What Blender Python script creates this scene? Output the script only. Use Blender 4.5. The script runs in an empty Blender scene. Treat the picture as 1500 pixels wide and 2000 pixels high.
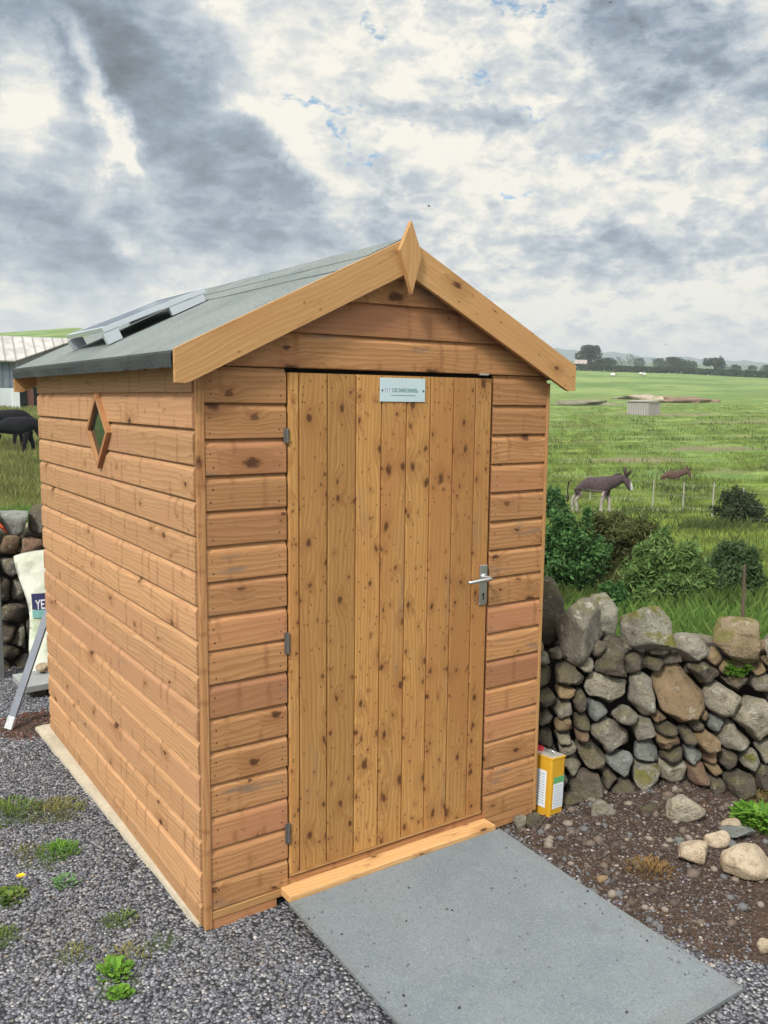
import bpy, bmesh, math, random
import numpy as np
from mathutils import Vector, Matrix, noise as mn
PI = math.pi
SC = bpy.context.scene
COL = SC.collection
rnd = random.Random(7)
rng = np.random.default_rng(7)

# ------------------------------------------------------------------ camera
F_PX, YAW, PITCH, ROLL = 1689.28, 0.5949, 0.1277, 0.0106
CAM = np.array([-1.0645, -2.6454, 1.8206])
def cam_axes():
    cy, sy = math.cos(YAW), math.sin(YAW)
    f = np.array([sy*math.cos(PITCH), cy*math.cos(PITCH), -math.sin(PITCH)])
    r = np.array([cy, -sy, 0.0]); u = np.cross(r, f)
    return r*math.cos(ROLL)+u*math.sin(ROLL), -r*math.sin(ROLL)+u*math.cos(ROLL), f
RX, UX, FX = cam_axes()
cam = bpy.data.cameras.new('camera'); camo = bpy.data.objects.new('camera', cam); COL.objects.link(camo)
cam.sensor_fit = 'HORIZONTAL'; cam.sensor_width = 36; cam.lens = F_PX/1500*36
cam.clip_start = 0.05; cam.clip_end = 12000
M = Matrix([[RX[i], UX[i], -FX[i], CAM[i]] for i in range(3)]+[[0, 0, 0, 1]])
camo.matrix_world = M
SC.camera = camo
def ray(u, v): return FX+RX*(u-750)/F_PX-UX*(v-1000)/F_PX          # bearing of a measured point
def un(u, v, ax, val):
    d = ray(u, v); return CAM+(val-CAM[ax])/d[ax]*d
def unp(u, v, P, N):
    d = ray(u, v); P = np.array(P, float); N = np.array(N, float); return CAM+((P-CAM)@N)/(d@N)*d
def bearing(u, v=783):
    d = ray(u, v); return math.atan2(d[0], d[1])
def hd(u, dist):
    d = ray(u, 783); d = d/math.hypot(d[0], d[1]); return CAM[0]+dist*d[0], CAM[1]+dist*d[1]

SC.view_settings.view_transform = 'Standard'; SC.view_settings.look = 'None'
SC.view_settings.gamma = 1; SC.view_settings.use_curve_mapping = False
SC.view_settings.exposure = 0.42

# ------------------------------------------------------------------ node helper
class NT:
    def __init__(s, tree): s.t = tree; s.n = tree.nodes; s.l = tree.links
    def node(s, typ, ins=None, **kw):
        n = s.n.new(typ)
        for k, v in kw.items(): setattr(n, k, v)
        for k, v in (ins or {}).items():
            s.put(n.inputs[k], v)
        return n
    def put(s, sock, v):
        if isinstance(v, bpy.types.NodeSocket): s.l.new(v, sock)
        elif isinstance(v, bpy.types.Node): s.l.new(v.outputs[0], sock)
        else:
            if hasattr(sock.default_value, '__len__') and isinstance(v, (tuple, list)):
                if len(sock.default_value) == 4 and len(v) == 3: v = (*v, 1)
            sock.default_value = v
    def m(s, op, a, b=0.0, c=0.0, clamp=False):
        n = s.n.new('ShaderNodeMath'); n.operation = op; n.use_clamp = clamp
        s.put(n.inputs[0], a); s.put(n.inputs[1], b); s.put(n.inputs[2], c); return n.outputs[0]
    def comb(s, x, y, z):
        n = s.n.new('ShaderNodeCombineXYZ'); s.put(n.inputs[0], x); s.put(n.inputs[1], y); s.put(n.inputs[2], z); return n.outputs[0]
    def sep(s, v):
        n = s.n.new('ShaderNodeSeparateXYZ'); s.put(n.inputs[0], v); return n.outputs
    def noise(s, vec, scale=1, detail=4, rough=.55, dist=0, dim='3D'):
        n = s.n.new('ShaderNodeTexNoise'); n.noise_dimensions = dim
        s.put(n.inputs['Vector'], vec); s.put(n.inputs['Scale'], scale); s.put(n.inputs['Detail'], detail)
        s.put(n.inputs['Roughness'], rough); s.put(n.inputs['Distortion'], dist); return n
    def vor(s, vec, scale=1, feature='F1', rand=1.0, dim='3D', smooth=None):
        n = s.n.new('ShaderNodeTexVoronoi'); n.voronoi_dimensions = dim; n.feature = feature
        s.put(n.inputs['Vector'], vec); s.put(n.inputs['Scale'], scale); s.put(n.inputs['Randomness'], rand); return n
    def ss(s, v, a, b, to0=0.0, to1=1.0):           # smoothstep range
        n = s.n.new('ShaderNodeMapRange'); n.interpolation_type = 'SMOOTHSTEP'
        s.put(n.inputs[0], v); s.put(n.inputs[1], a); s.put(n.inputs[2], b); s.put(n.inputs[3], to0); s.put(n.inputs[4], to1)
        return n.outputs[0]
    def mix(s, f, a, b, mode='MIX'):
        n = s.n.new('ShaderNodeMix'); n.data_type = 'RGBA'; n.blend_type = mode
        s.put(n.inputs[0], f); s.put(n.inputs[6], a); s.put(n.inputs[7], b); return n.outputs[2]
    def scl(s, v, k):
        n = s.n.new('ShaderNodeVectorMath'); n.operation = 'MULTIPLY'; s.put(n.inputs[0], v)
        s.put(n.inputs[1], k if not isinstance(k, (int, float)) else (k, k, k)); return n.outputs[0]
    def add(s, v, k):
        n = s.n.new('ShaderNodeVectorMath'); n.operation = 'ADD'; s.put(n.inputs[0], v); s.put(n.inputs[1], k); return n.outputs[0]
    def ramp(s, v, stops, interp='LINEAR'):
        n = s.n.new('ShaderNodeValToRGB'); n.color_ramp.interpolation = interp
        e = n.color_ramp.elements
        while len(e) < len(stops): e.new(0.5)
        for k, (p, c) in zip(e, stops):
            k.position = p; k.color = (*c, 1) if len(c) == 3 else c
        s.put(n.inputs[0], v); return n.outputs[0]

# ------------------------------------------------------------------ sky and sun
SUN_AZ, SUN_EL = math.radians(-118), math.radians(44)      # bearing from +y towards +x
world = bpy.data.worlds.new('World'); SC.world = world; world.use_nodes = True
def build_world():
    t = NT(world.node_tree); t.n.clear()
    out = t.node('ShaderNodeOutputWorld'); bg = t.node('ShaderNodeBackground', {'Strength': 0.1})
    t.l.new(bg.outputs[0], out.inputs[0])
    sky = t.node('ShaderNodeTexSky', sky_type='NISHITA', sun_disc=False, sun_elevation=SUN_EL, sun_rotation=SUN_AZ)
    sky.air_density = 1.3; sky.dust_density = 1.0
    d = t.node('ShaderNodeTexCoord').outputs['Generated']
    x, y, z = t.sep(d)
    th = t.m('ARCTAN2', x, y); el = t.m('ARCSINE', z)
    # perspective cloud layer coordinates
    zz = t.m('ADD', t.m('MAXIMUM', z, 0.0), 0.42)
    q = t.comb(t.m('DIVIDE', x, zz), t.m('DIVIDE', y, zz), 0.0)
    w1 = t.sep(t.noise(d, 3.2, 5, .6).outputs['Color'])
    w2 = t.sep(t.noise(d, 12, 5, .65).outputs['Color'])
    thw = t.m('ADD', th, t.m('ADD', t.m('MULTIPLY', t.m('SUBTRACT', w1[0], .5), .15), t.m('MULTIPLY', t.m('SUBTRACT', w2[0], .5), .10)))
    elw = t.m('ADD', el, t.m('ADD', t.m('MULTIPLY', t.m('SUBTRACT', w1[1], .5), .13), t.m('MULTIPLY', t.m('SUBTRACT', w2[1], .5), .08)))
    def blob(u, v, ru, rv, rot, edge=0.2):
        dd = ray(u, v); dd = dd/np.linalg.norm(dd)
        a0, e0 = math.atan2(dd[0], dd[1]), math.asin(dd[2])
        ca = math.cos(e0)
        dx = t.m('MULTIPLY', t.m('SUBTRACT', thw, a0), ca); dy = t.m('SUBTRACT', elw, e0)
        r = math.radians(rot); c, s_ = math.cos(r), math.sin(r)
        ax = t.m('DIVIDE', t.m('ADD', t.m('MULTIPLY', dx, c), t.m('MULTIPLY', dy, s_)), ru/F_PX)
        ay = t.m('DIVIDE', t.m('SUBTRACT', t.m('MULTIPLY', dy, c), t.m('MULTIPLY', dx, s_)), rv/F_PX)
        rr = t.m('SQRT', t.m('ADD', t.m('MULTIPLY', ax, ax), t.m('MULTIPLY', ay, ay)))
        return t.ss(rr, 1.3, edge)
    n1 = t.noise(t.scl(t.add(d, (2, 5, 0)), (1, 1, 1.9)), 4.2, 9, .58, .25).outputs['Fac']
    n2 = t.ss(t.noise(t.scl(t.add(q, (7, 3, 0)), (1, 1, 1)), 17, 9, .60, .2).outputs['Fac'], .30, .70)
    n3 = t.noise(t.scl(t.add(d, (4, 2, 0)), (1, 1, 2.4)), 17.0, 9, .62, .3).outputs['Fac']
    fold = t.m('ABSOLUTE', t.m('SUBTRACT', t.noise(t.scl(t.add(d, (1, 9, 0)), (1, 1, 2.2)), 12, 8, .6, .3).outputs['Fac'], .5))
    rim = t.ss(fold, .09, .0)
    calm = t.ss(thw, bearing(560), bearing(760), .55, 1.0)
    B = t.m('ADD', .76, t.m('MULTIPLY', t.m('SUBTRACT', n1, .5), .50))
    B = t.m('ADD', B, t.m('MULTIPLY', calm, t.m('MULTIPLY', t.m('SUBTRACT', n2, .5), .34)))
    B = t.m('ADD', B, t.m('MULTIPLY', t.m('SUBTRACT', n3, .5), .56))
    B = t.m('ADD', B, t.m('MULTIPLY', t.m('MULTIPLY', rim, calm), .13))
    dark = [(110, 80, 300, 120, -4, -.36), (320, 230, 300, 95, -50, -.20), (440, 350, 320, 100, -30, -.20), (60, 440, 260, 100, -6, -.33),
            (680, 430, 230, 90, -22, -.26), (1310, 110, 220, 100, -34, -.34), (1250, 230, 90, 60, 20, -.14), (890, 215, 190, 34, -2, -.30),
            (1110, 480, 200, 44, -14, -.20), (1370, 490, 180, 48, -10, -.20), (330, 460, 300, 70, -6, -.16), (600, 500, 300, 50, -12, -.12), (120, 250, 90, 60, 0, -.10)]
    bright = [(190, 215, 150, 34, -52, .50), (30, 200, 50, 90, 10, .38), (240, 322, 60, 26, -25, .40), (590, 320, 170, 34, -40, .36),
              (700, 120, 380, 140, -30, .10), (235, 455, 60, 24, -30, .26), (1000, 300, 260, 70, -10, .12), (490, 120, 180, 30, -50, .16),
              (600, 590, 900, 40, 0, .10), (1250, 600, 500, 50, 0, .08), (1240, 400, 300, 26, 2, .14), (330, 490, 120, 22, -20, .16)]
    for a in dark+bright:
        B = t.m('ADD', B, t.m('MULTIPLY', blob(*a[:5]), a[5]*1.05))
    B = t.m('ADD', B, t.ss(el, .26, .10, .0, .07))
    # calm pale air low down
    low = t.ss(el, .10, .01)
    B = t.m('ADD', t.m('MULTIPLY', B, t.m('SUBTRACT', 1.0, t.m('MULTIPLY', low, .72))), t.m('MULTIPLY', low, .62))
    col = t.ramp(B, [(0.0, (.10, .125, .15)), (.18, (.17, .205, .245)), (.38, (.27, .34, .43)), (.56, (.45, .52, .59)), (.74, (.66, .70, .73)), (.88, (.88, .87, .81)), (1.0, (1.08, 1.02, .90))])
    # added brightness in the unseen sky overhead and behind, lifting light on the wood
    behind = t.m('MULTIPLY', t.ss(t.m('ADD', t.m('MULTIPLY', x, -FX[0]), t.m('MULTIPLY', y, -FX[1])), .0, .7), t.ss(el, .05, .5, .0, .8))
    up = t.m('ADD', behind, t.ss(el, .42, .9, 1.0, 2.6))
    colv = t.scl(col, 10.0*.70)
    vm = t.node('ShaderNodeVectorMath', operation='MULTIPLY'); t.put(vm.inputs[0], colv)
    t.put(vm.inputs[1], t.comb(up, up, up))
    # small ragged gaps of blue
    gn = t.noise(t.scl(t.add(d, (3, 1, 2)), (1, 1, 2.2)), 55, 8, .7, .6).outputs['Fac']
    gaps = None
    for a in [(925, 140, 70, 16, -12), (990, 22, 100, 16, -32), (620, 212, 110, 12, -4), (1008, 358, 34, 10, 0), (1170, 282, 60, 10, -4), (735, 15, 50, 12, -30), (1060, 205, 60, 9, -24), (700, 322, 60, 8, -4), (1480, 285, 50, 12, 0), (640, 262, 60, 10, -50), (1060, 62, 60, 9, -4)]:
        g = blob(*a); gaps = g if gaps is None else t.m('MAXIMUM', gaps, g)
    gm = t.ss(t.m('ADD', gn, t.m('MULTIPLY', gaps, .25)), .62, .88)
    blue = t.scl(sky.outputs[0], (.50, .85, 1.0))
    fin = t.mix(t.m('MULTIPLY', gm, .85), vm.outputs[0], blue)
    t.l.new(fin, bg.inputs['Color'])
build_world()
sun = bpy.data.lights.new('sun', 'SUN'); sun.energy = 3.0; sun.angle = math.radians(9); sun.color = (1, .955, .88)
suno = bpy.data.objects.new('sun', sun); COL.objects.link(suno)
sd = Vector((math.sin(SUN_AZ)*math.cos(SUN_EL), math.cos(SUN_AZ)*math.cos(SUN_EL), math.sin(SUN_EL)))
suno.rotation_euler = sd.to_track_quat('Z', 'Y').to_euler(); suno.location = (-8, 1, 9)

# ------------------------------------------------------------------ object helpers
def tag(o, label=None, cat=None, group=None, kind=None):
    if label: o['label'] = label
    if cat: o['category'] = cat
    if group: o['group'] = group
    if kind: o['kind'] = kind
    return o
def empty(name, loc=(0, 0, 0), rz=0, **kw):
    o = bpy.data.objects.new(name, None); COL.objects.link(o); o.location = loc; o.rotation_euler[2] = rz
    o.empty_display_size = .1
    return tag(o, **kw)
def mesh(name, verts, faces, mats, parent=None, smooth=False, mi=None, wc=None, col=None, loc=None):
    me = bpy.data.meshes.new(name)
    if isinstance(verts, np.ndarray) and isinstance(faces, np.ndarray):
        nv, nf, k = len(verts), len(faces), faces.shape[1]
        me.vertices.add(nv); me.vertices.foreach_set('co', verts.astype(np.float32).ravel())
        me.loops.add(nf*k); me.loops.foreach_set('vertex_index', faces.astype(np.int32).ravel())
        me.polygons.add(nf); me.polygons.foreach_set('loop_start', np.arange(0, nf*k, k, dtype=np.int32))
        me.polygons.foreach_set('loop_total', np.full(nf, k, np.int32))
        me.update(calc_edges=True)
    else:
        me.from_pydata([tuple(v) for v in verts], [], [tuple(f) for f in faces]); me.update()
    for m_ in (mats if isinstance(mats, (list, tuple)) else [mats]): me.materials.append(m_)
    if mi is not None: me.polygons.foreach_set('material_index', np.asarray(mi, np.int32))
    if smooth: me.polygons.foreach_set('use_smooth', np.ones(len(me.polygons), bool))
    if wc is not None:
        a = me.attributes.new('wc', 'FLOAT_VECTOR', 'POINT'); a.data.foreach_set('vector', np.asarray(wc, np.float32).ravel())
    if col is not None:
        a = me.attributes.new('tint', 'FLOAT_COLOR', 'POINT')
        c = np.asarray(col, np.float32)
        if c.shape[1] == 3: c = np.hstack([c, np.ones((len(c), 1), np.float32)])
        a.data.foreach_set('color', c.ravel())
    o = bpy.data.objects.new(name, me); COL.objects.link(o)
    if parent: o.parent = parent
    if loc is not None: o.location = loc
    return o
class MB:
    """collects shapes, then builds ONE mesh"""
    def __init__(s): s.v = []; s.f = []; s.mi = []; s.wc = []; s.col = []
    def raw(s, vs, fs, mi=0, wc=None, col=(1, 1, 1)):
        b = len(s.v); s.v += [tuple(v) for v in vs]; s.f += [tuple(b+i for i in f) for f in fs]; s.mi += [mi]*len(fs)
        s.wc += [tuple(w) for w in wc] if wc is not None else [(v[0], v[2], 0.3) for v in vs]
        s.col += [col]*len(vs) if not isinstance(col, list) else col
    def box(s, lo, hi, mi=0, R=None, c=None, grain=0, br=None, bev=0.0, col=(1, 1, 1)):
        """grain = axis the wood grain runs along"""
        x0, y0, z0 = lo; x1, y1, z1 = hi
        if bev > 0:
            bm = bmesh.new(); bmesh.ops.create_cube(bm, size=1)
            for v in bm.verts: v.co = Vector(((x0+x1)/2+v.co.x*(x1-x0), (y0+y1)/2+v.co.y*(y1-y0), (z0+z1)/2+v.co.z*(z1-z0)))
            bmesh.ops.bevel(bm, geom=bm.edges[:]+bm.verts[:], offset=bev, segments=2, profile=.5, affect='EDGES')
            bm.verts.ensure_lookup_table(); vs = [tuple(v.co) for v in bm.verts]; fs = [[v.index for v in f.verts] for f in bm.faces]; bm.free()
        else:
            vs = [(x, y, z) for x in (x0, x1) for y in (y0, y1) for z in (z0, z1)]
            fs = [(0, 1, 3, 2), (4, 6, 7, 5), (0, 4, 5, 1), (2, 3, 7, 6), (0, 2, 6, 4), (1, 5, 7, 3)]
        b = rnd.random() if br is None else br
        off = b*37.0
        oth = [a for a in (0, 1, 2) if a != grain]
        wc = [(v[grain]+off, v[oth[0]]*1.0+v[oth[1]]*1.0+off*.37, b) for v in vs]
        if R is not None: vs = [tuple(R @ Vector(v)) for v in vs]
        if c is not None: vs = [(v[0]+c[0], v[1]+c[1], v[2]+c[2]) for v in vs]
        s.raw(vs, fs, mi, wc, col)
    def prism(s, prof, y0, y1, mi=0, grain_dir=(1, 0), br=None):
        """profile in xz extruded along y"""
        n = len(prof); b = rnd.random() if br is None else br
        vs = [(p[0], y0, p[1]) for p in prof]+[(p[0], y1, p[1]) for p in prof]
        fs = [tuple(range(n)), tuple(range(2*n-1, n-1, -1))]+[(i, i+n, (i+1) % n+n, (i+1) % n) for i in range(n)]
        gd = grain_dir; off = b*31
        wc = [(v[0]*gd[0]+v[2]*gd[1]+off, -v[0]*gd[1]+v[2]*gd[0]+v[1]+off*.41, b) for v in vs]
        s.raw(vs, fs, mi, wc)
    def tube(s, pts, rad, n=8, mi=0, cap=True, col=(1, 1, 1)):
        pts = [Vector(p) for p in pts]; rad = rad if isinstance(rad, (list, tuple)) else [rad]*len(pts)
        vs = []; fs = []
        for i, p in enumerate(pts):
            d = (pts[min(i+1, len(pts)-1)]-pts[max(i-1, 0)]).normalized()
            a = Vector((0, 0, 1)) if abs(d.z) < .9 else Vector((1, 0, 0))
            u = d.cross(a).normalized(); w = d.cross(u)
            vs += [tuple(p+(u*math.cos(2*PI*k/n)+w*math.sin(2*PI*k/n))*rad[i]) for k in range(n)]
        for i in range(len(pts)-1):
            fs += [(i*n+k, i*n+(k+1) % n, (i+1)*n+(k+1) % n, (i+1)*n+k) for k in range(n)]
        if cap: fs += [tuple(range(n-1, -1, -1)), tuple(range((len(pts)-1)*n, len(pts)*n))]
        s.raw(vs, fs, mi, col=col)
    def build(s, name, mats, parent=None, smooth=False, use_col=False, loc=None):
        return mesh(name, s.v, s.f, mats, parent, smooth, s.mi, s.wc, s.col if use_col else None, loc)

# ------------------------------------------------------------------ materials
def new_mat(name):
    m_ = bpy.data.materials.new(name); m_.use_nodes = True; t = NT(m_.node_tree); t.n.clear()
    out = t.node('ShaderNodeOutputMaterial'); b = t.node('ShaderNodeBsdfPrincipled'); t.l.new(b.outputs[0], out.inputs[0])
    return m_, t, b
def bump(t, b, h, strength=.5, dist=.01):
    n = t.node('ShaderNodeBump', {'Strength': strength, 'Distance': dist, 'Height': h}); t.l.new(n.outputs[0], b.inputs['Normal']); return n
def plain(name, c, rough=.6, metal=0, nscale=30, amt=.15, bmp=.2, spec=.5):
    m_, t, b = new_mat(name)
    o = t.node('ShaderNodeTexCoord').outputs['Object']
    n = t.noise(o, nscale, 5, .6).outputs['Fac']; n2 = t.noise(o, nscale/9, 3).outputs['Fac']
    k = t.m('ADD', t.m('MULTIPLY', t.m('SUBTRACT', n, .5), amt*2), t.m('MULTIPLY', t.m('SUBTRACT', n2, .5), amt*2))
    k = t.m('ADD', 1.0, k)
    t.l.new(t.scl(c, 1) if False else t.node('ShaderNodeVectorMath', {0: c, 1: t.comb(k, k, k)}, operation='MULTIPLY').outputs[0], b.inputs['Base Color'])
    t.put(b.inputs['Roughness'], rough); t.put(b.inputs['Metallic'], metal); t.put(b.inputs['Specular IOR Level'], spec)
    if bmp: bump(t, b, n, bmp, .003)
    return m_
def wood(name, light, mid, pink, knot_scale=(7, 15), knot_amt=.35, knot_size=.17, spikes=.5, grey=.35, rough=.62, sat=1.0, fine=.0, core=(.055, .018, .006), blot=.0):
    m_, t, b = new_mat(name)
    a, c, r = t.sep(t.node('ShaderNodeAttribute', attribute_name='wc').outputs['Vector'])
    wob = t.noise(t.comb(t.m('MULTIPLY', a, 3), t.m('MULTIPLY', c, 9), 0), 3, 3).outputs['Color']
    wx, wy, _ = t.sep(wob)
    hf = t.noise(t.comb(t.m('MULTIPLY', a, 40), t.m('MULTIPLY', c, 60), 0), 1, 3, .6).outputs['Fac']
    # knots
    ka = t.m('ADD', t.m('MULTIPLY', a, knot_scale[0]), t.m('MULTIPLY', wx, .35)); kc = t.m('ADD', t.m('MULTIPLY', c, knot_scale[1]), t.m('MULTIPLY', wy, .35))
    def knots(off, amt, size):
        v = t.vor(t.comb(t.m('ADD', ka, off), t.m('ADD', kc, off*1.7), 0), 1.0, dim='2D')
        dist = v.outputs['Distance']; cr = t.sep(v.outputs['Color'])
        on = t.ss(cr[0], amt, amt-.02)
        sz = t.m('MULTIPLY', t.m('ADD', .28, t.m('MULTIPLY', t.m('POWER', cr[1], 1.6), 1.35)), size)
        rel = t.m('ADD', t.m('DIVIDE', t.m('ADD', dist, t.m('MULTIPLY', t.m('SUBTRACT', wx, .5), .14)), sz), t.m('MULTIPLY', t.m('SUBTRACT', hf, .5), 1.3))
        return t.m('MULTIPLY', on, t.ss(rel, 1.05, .35)), t.m('MULTIPLY', on, t.ss(rel, 4.2, .6)), rel, on
    k1, h1, rel, on = knots(0.0, knot_amt, knot_size)
    k2, h2, _, _ = knots(11.3, knot_amt*.8, knot_size*.55)
    core_m = t.m('MAXIMUM', k1, t.m('MULTIPLY', k2, .85)); halo = t.m('MAXIMUM', h1, t.m('MULTIPLY', h2, .8))
    # grain, bent round the knots
    cw = t.m('ADD', c, t.m('ADD', t.m('MULTIPLY', t.m('SUBTRACT', t.noise(t.comb(t.m('MULTIPLY', a, 2.2), t.m('MULTIPLY', c, 8), r), 1, 3).outputs['Fac'], .5), .06), t.m('MULTIPLY', halo, .022)))
    g1 = t.noise(t.comb(t.m('MULTIPLY', a, 1.6), t.m('MULTIPLY', cw, 95), r), 1, 5, .6).outputs['Fac']
    g2 = t.noise(t.comb(t.m('MULTIPLY', a, 6), t.m('MULTIPLY', cw, 420), r), 1, 3, .6).outputs['Fac']
    rings = t.m('FRACT', t.m('ADD', t.m('MULTIPLY', cw, 55), t.m('MULTIPLY', t.noise(t.comb(t.m('MULTIPLY', a, 1.1), t.m('MULTIPLY', c, 5), r), 1, 2).outputs['Fac'], 5)))
    rings = t.ss(rings, .0, 1.0)
    g = t.m('ADD', t.m('ADD', t.m('MULTIPLY', g1, .5), t.m('MULTIPLY', g2, .25)), t.m('MULTIPLY', rings, .25))
    colr = t.mix(t.ss(g, .22, .76), light, mid)
    tone = t.noise(t.comb(t.m('MULTIPLY', a, 1.3), t.m('MULTIPLY', c, 3), t.m('MULTIPLY', r, 9)), 1.3, 4).outputs['Fac']
    colr = t.mix(t.m('MULTIPLY', t.ss(t.m('ADD', tone, t.m('MULTIPLY', t.m('SUBTRACT', r, .5), .25)), .42, .70), .75), colr, pink)
    br = t.m('ADD', .83, t.m('MULTIPLY', t.m('FRACT', t.m('MULTIPLY', r, 7.31)), .28))
    colr = t.node('ShaderNodeVectorMath', {0: colr, 1: t.comb(br, br, br)}, operation='MULTIPLY').outputs[0]
    # brown spike knots running across the board
    if spikes:
        sv = t.vor(t.comb(t.m('MULTIPLY', t.m('ADD', a, t.m('MULTIPLY', wx, .03)), 6.5), t.m('MULTIPLY', c, 2.2), t.m('MULTIPLY', r, 7)), 1.0)
        sa = t.sep(sv.outputs['Position'])[0]
        lin = t.m('ABSOLUTE', t.m('SUBTRACT', t.m('MULTIPLY', t.m('ADD', a, t.m('MULTIPLY', wx, .03)), 6.5), sa))
        sm = t.m('MULTIPLY', t.ss(lin, .11, .0), t.ss(t.sep(sv.outputs['Color'])[1], spikes, spikes-.05))
        sm = t.m('MULTIPLY', sm, t.ss(t.noise(t.comb(t.m('MULTIPLY', a, 5), t.m('MULTIPLY', c, 16), r), 1, 2).outputs['Fac'], .36, .60))
        colr = t.mix(t.m('MULTIPLY', sm, .44), colr, (.17, .066, .024))
    colr = t.mix(t.m('MULTIPLY', halo, .42), colr, (.23, .095, .030))
    if blot:      # ragged resin smudges strung along the grain
        bn = t.noise(t.comb(t.m('MULTIPLY', a, 9), t.m('MULTIPLY', t.m('ADD', c, t.m('MULTIPLY', wx, .01)), 34), t.m('MULTIPLY', r, 11)), 1, 5, .62, .5).outputs['Fac']
        bz = t.noise(t.comb(t.m('MULTIPLY', a, 3.2), t.m('MULTIPLY', c, 9), t.m('MULTIPLY', r, 3)), 1, 2).outputs['Fac']
        colr = t.mix(t.m('MULTIPLY', t.m('MULTIPLY', t.ss(bn, .56, .72), t.ss(bz, .46, .62)), blot), colr, (.20, .085, .026))
    if grey:
        gn = t.noise(t.comb(t.m('MULTIPLY', a, 2.6), t.m('MULTIPLY', c, 11), t.m('MULTIPLY', r, 5)), 1, 3).outputs['Fac']
        colr = t.mix(t.m('MULTIPLY', t.ss(gn, .60, .74), grey), colr, (.16, .125, .10))
    colr = t.mix(t.m('MULTIPLY', core_m, .88), colr, core)
    if fine:
        fv = t.vor(t.comb(t.m('MULTIPLY', a, 42), t.m('MULTIPLY', c, 60), 0), 1.0, dim='2D')
        fm = t.m('MULTIPLY', t.ss(fv.outputs['Distance'], .30, .12), t.ss(t.sep(fv.outputs['Color'])[0], fine, fine-.02))
        colr = t.mix(t.m('MULTIPLY', fm, .7), colr, (.10, .035, .012))
    t.put(b.inputs['Base Color'], colr); t.put(b.inputs['Roughness'], t.m('ADD', rough, t.m('MULTIPLY', g2, .12)))
    t.put(b.inputs['Specular IOR Level'], .3)
    bump(t, b, t.m('ADD', t.m('MULTIPLY', g, 1.0), t.m('MULTIPLY', core_m, -.4)), .5, .0022)
    return m_
W_SIDE = wood('wood_side', (.52, .305, .150), (.39, .20, .092), (.46, .24, .13), (5, 8), .22, .12, .78, .22, blot=.5)
W_FRONT = wood('wood_front', (.46, .245, .105), (.32, .145, .055), (.36, .155, .080), (5, 8), .32, .13, .62, .80, blot=.7)
W_DOOR = wood('wood_door', (.46, .255, .085), (.33, .155, .044), (.37, .165, .054), (8, 13), .66, .135, .0, .3, fine=.07, core=(.070, .024, .008), blot=1.0)
W_TRIM = wood('wood_trim', (.47, .275, .115), (.39, .205, .075), (.42, .22, .085), (5, 10), .22, .11, .0, .15, fine=.03, blot=.5)
W_SILL = wood('wood_sill', (.57, .35, .16), (.46, .25, .095), (.50, .28, .115), (6, 12), .36, .12, .0, .05, blot=.5)
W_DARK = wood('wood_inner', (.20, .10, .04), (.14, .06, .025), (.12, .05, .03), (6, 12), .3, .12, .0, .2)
M_NAIL = plain('nail_hole', (.035, .014, .008), .7)
M_GAP_SHADE = plain('gap_shade', (.012, .007, .005), .9)
M_STEEL = plain('brushed_steel', (.50, .51, .50), .34, .9, 60, .08, .1)
M_HINGE = plain('weathered_steel', (.16, .15, .14), .5, .6, 60, .2, .1)
M_ALU = plain('aluminium_frame', (.62, .66, .72), .38, .55, 40, .05, .1)
M_BLACK = plain('hollow_black', (.012, .012, .014), .5)
def felt_mat(name, c, c2):
    m_, t, b = new_mat(name)
    o = t.node('ShaderNodeTexCoord').outputs['Object']
    f = t.noise(o, 420, 3, .7).outputs['Fac']; g = t.noise(o, 3.0, 5, .6).outputs['Fac']
    f2 = t.vor(o, 330).outputs['Color']
    colr = t.mix(t.ss(g, .35, .7), c, c2)
    colr = t.mix(t.m('MULTIPLY', t.ss(t.sep(f2)[0], .55, 1.0), .5), colr, tuple(min(1, k*1.9+.03) for k in c))
    colr = t.mix(t.m('MULTIPLY', t.ss(t.sep(f2)[1], .75, 1.0), .5), colr, tuple(k*.35 for k in c))
    t.put(b.inputs['Base Color'], colr); t.put(b.inputs['Roughness'], .88); t.put(b.inputs['Specular IOR Level'], .25)
    bump(t, b, f, .6, .003); return m_
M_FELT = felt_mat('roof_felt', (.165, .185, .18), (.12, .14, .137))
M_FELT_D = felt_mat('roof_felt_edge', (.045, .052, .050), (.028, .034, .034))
M_RAMP = None
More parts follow.
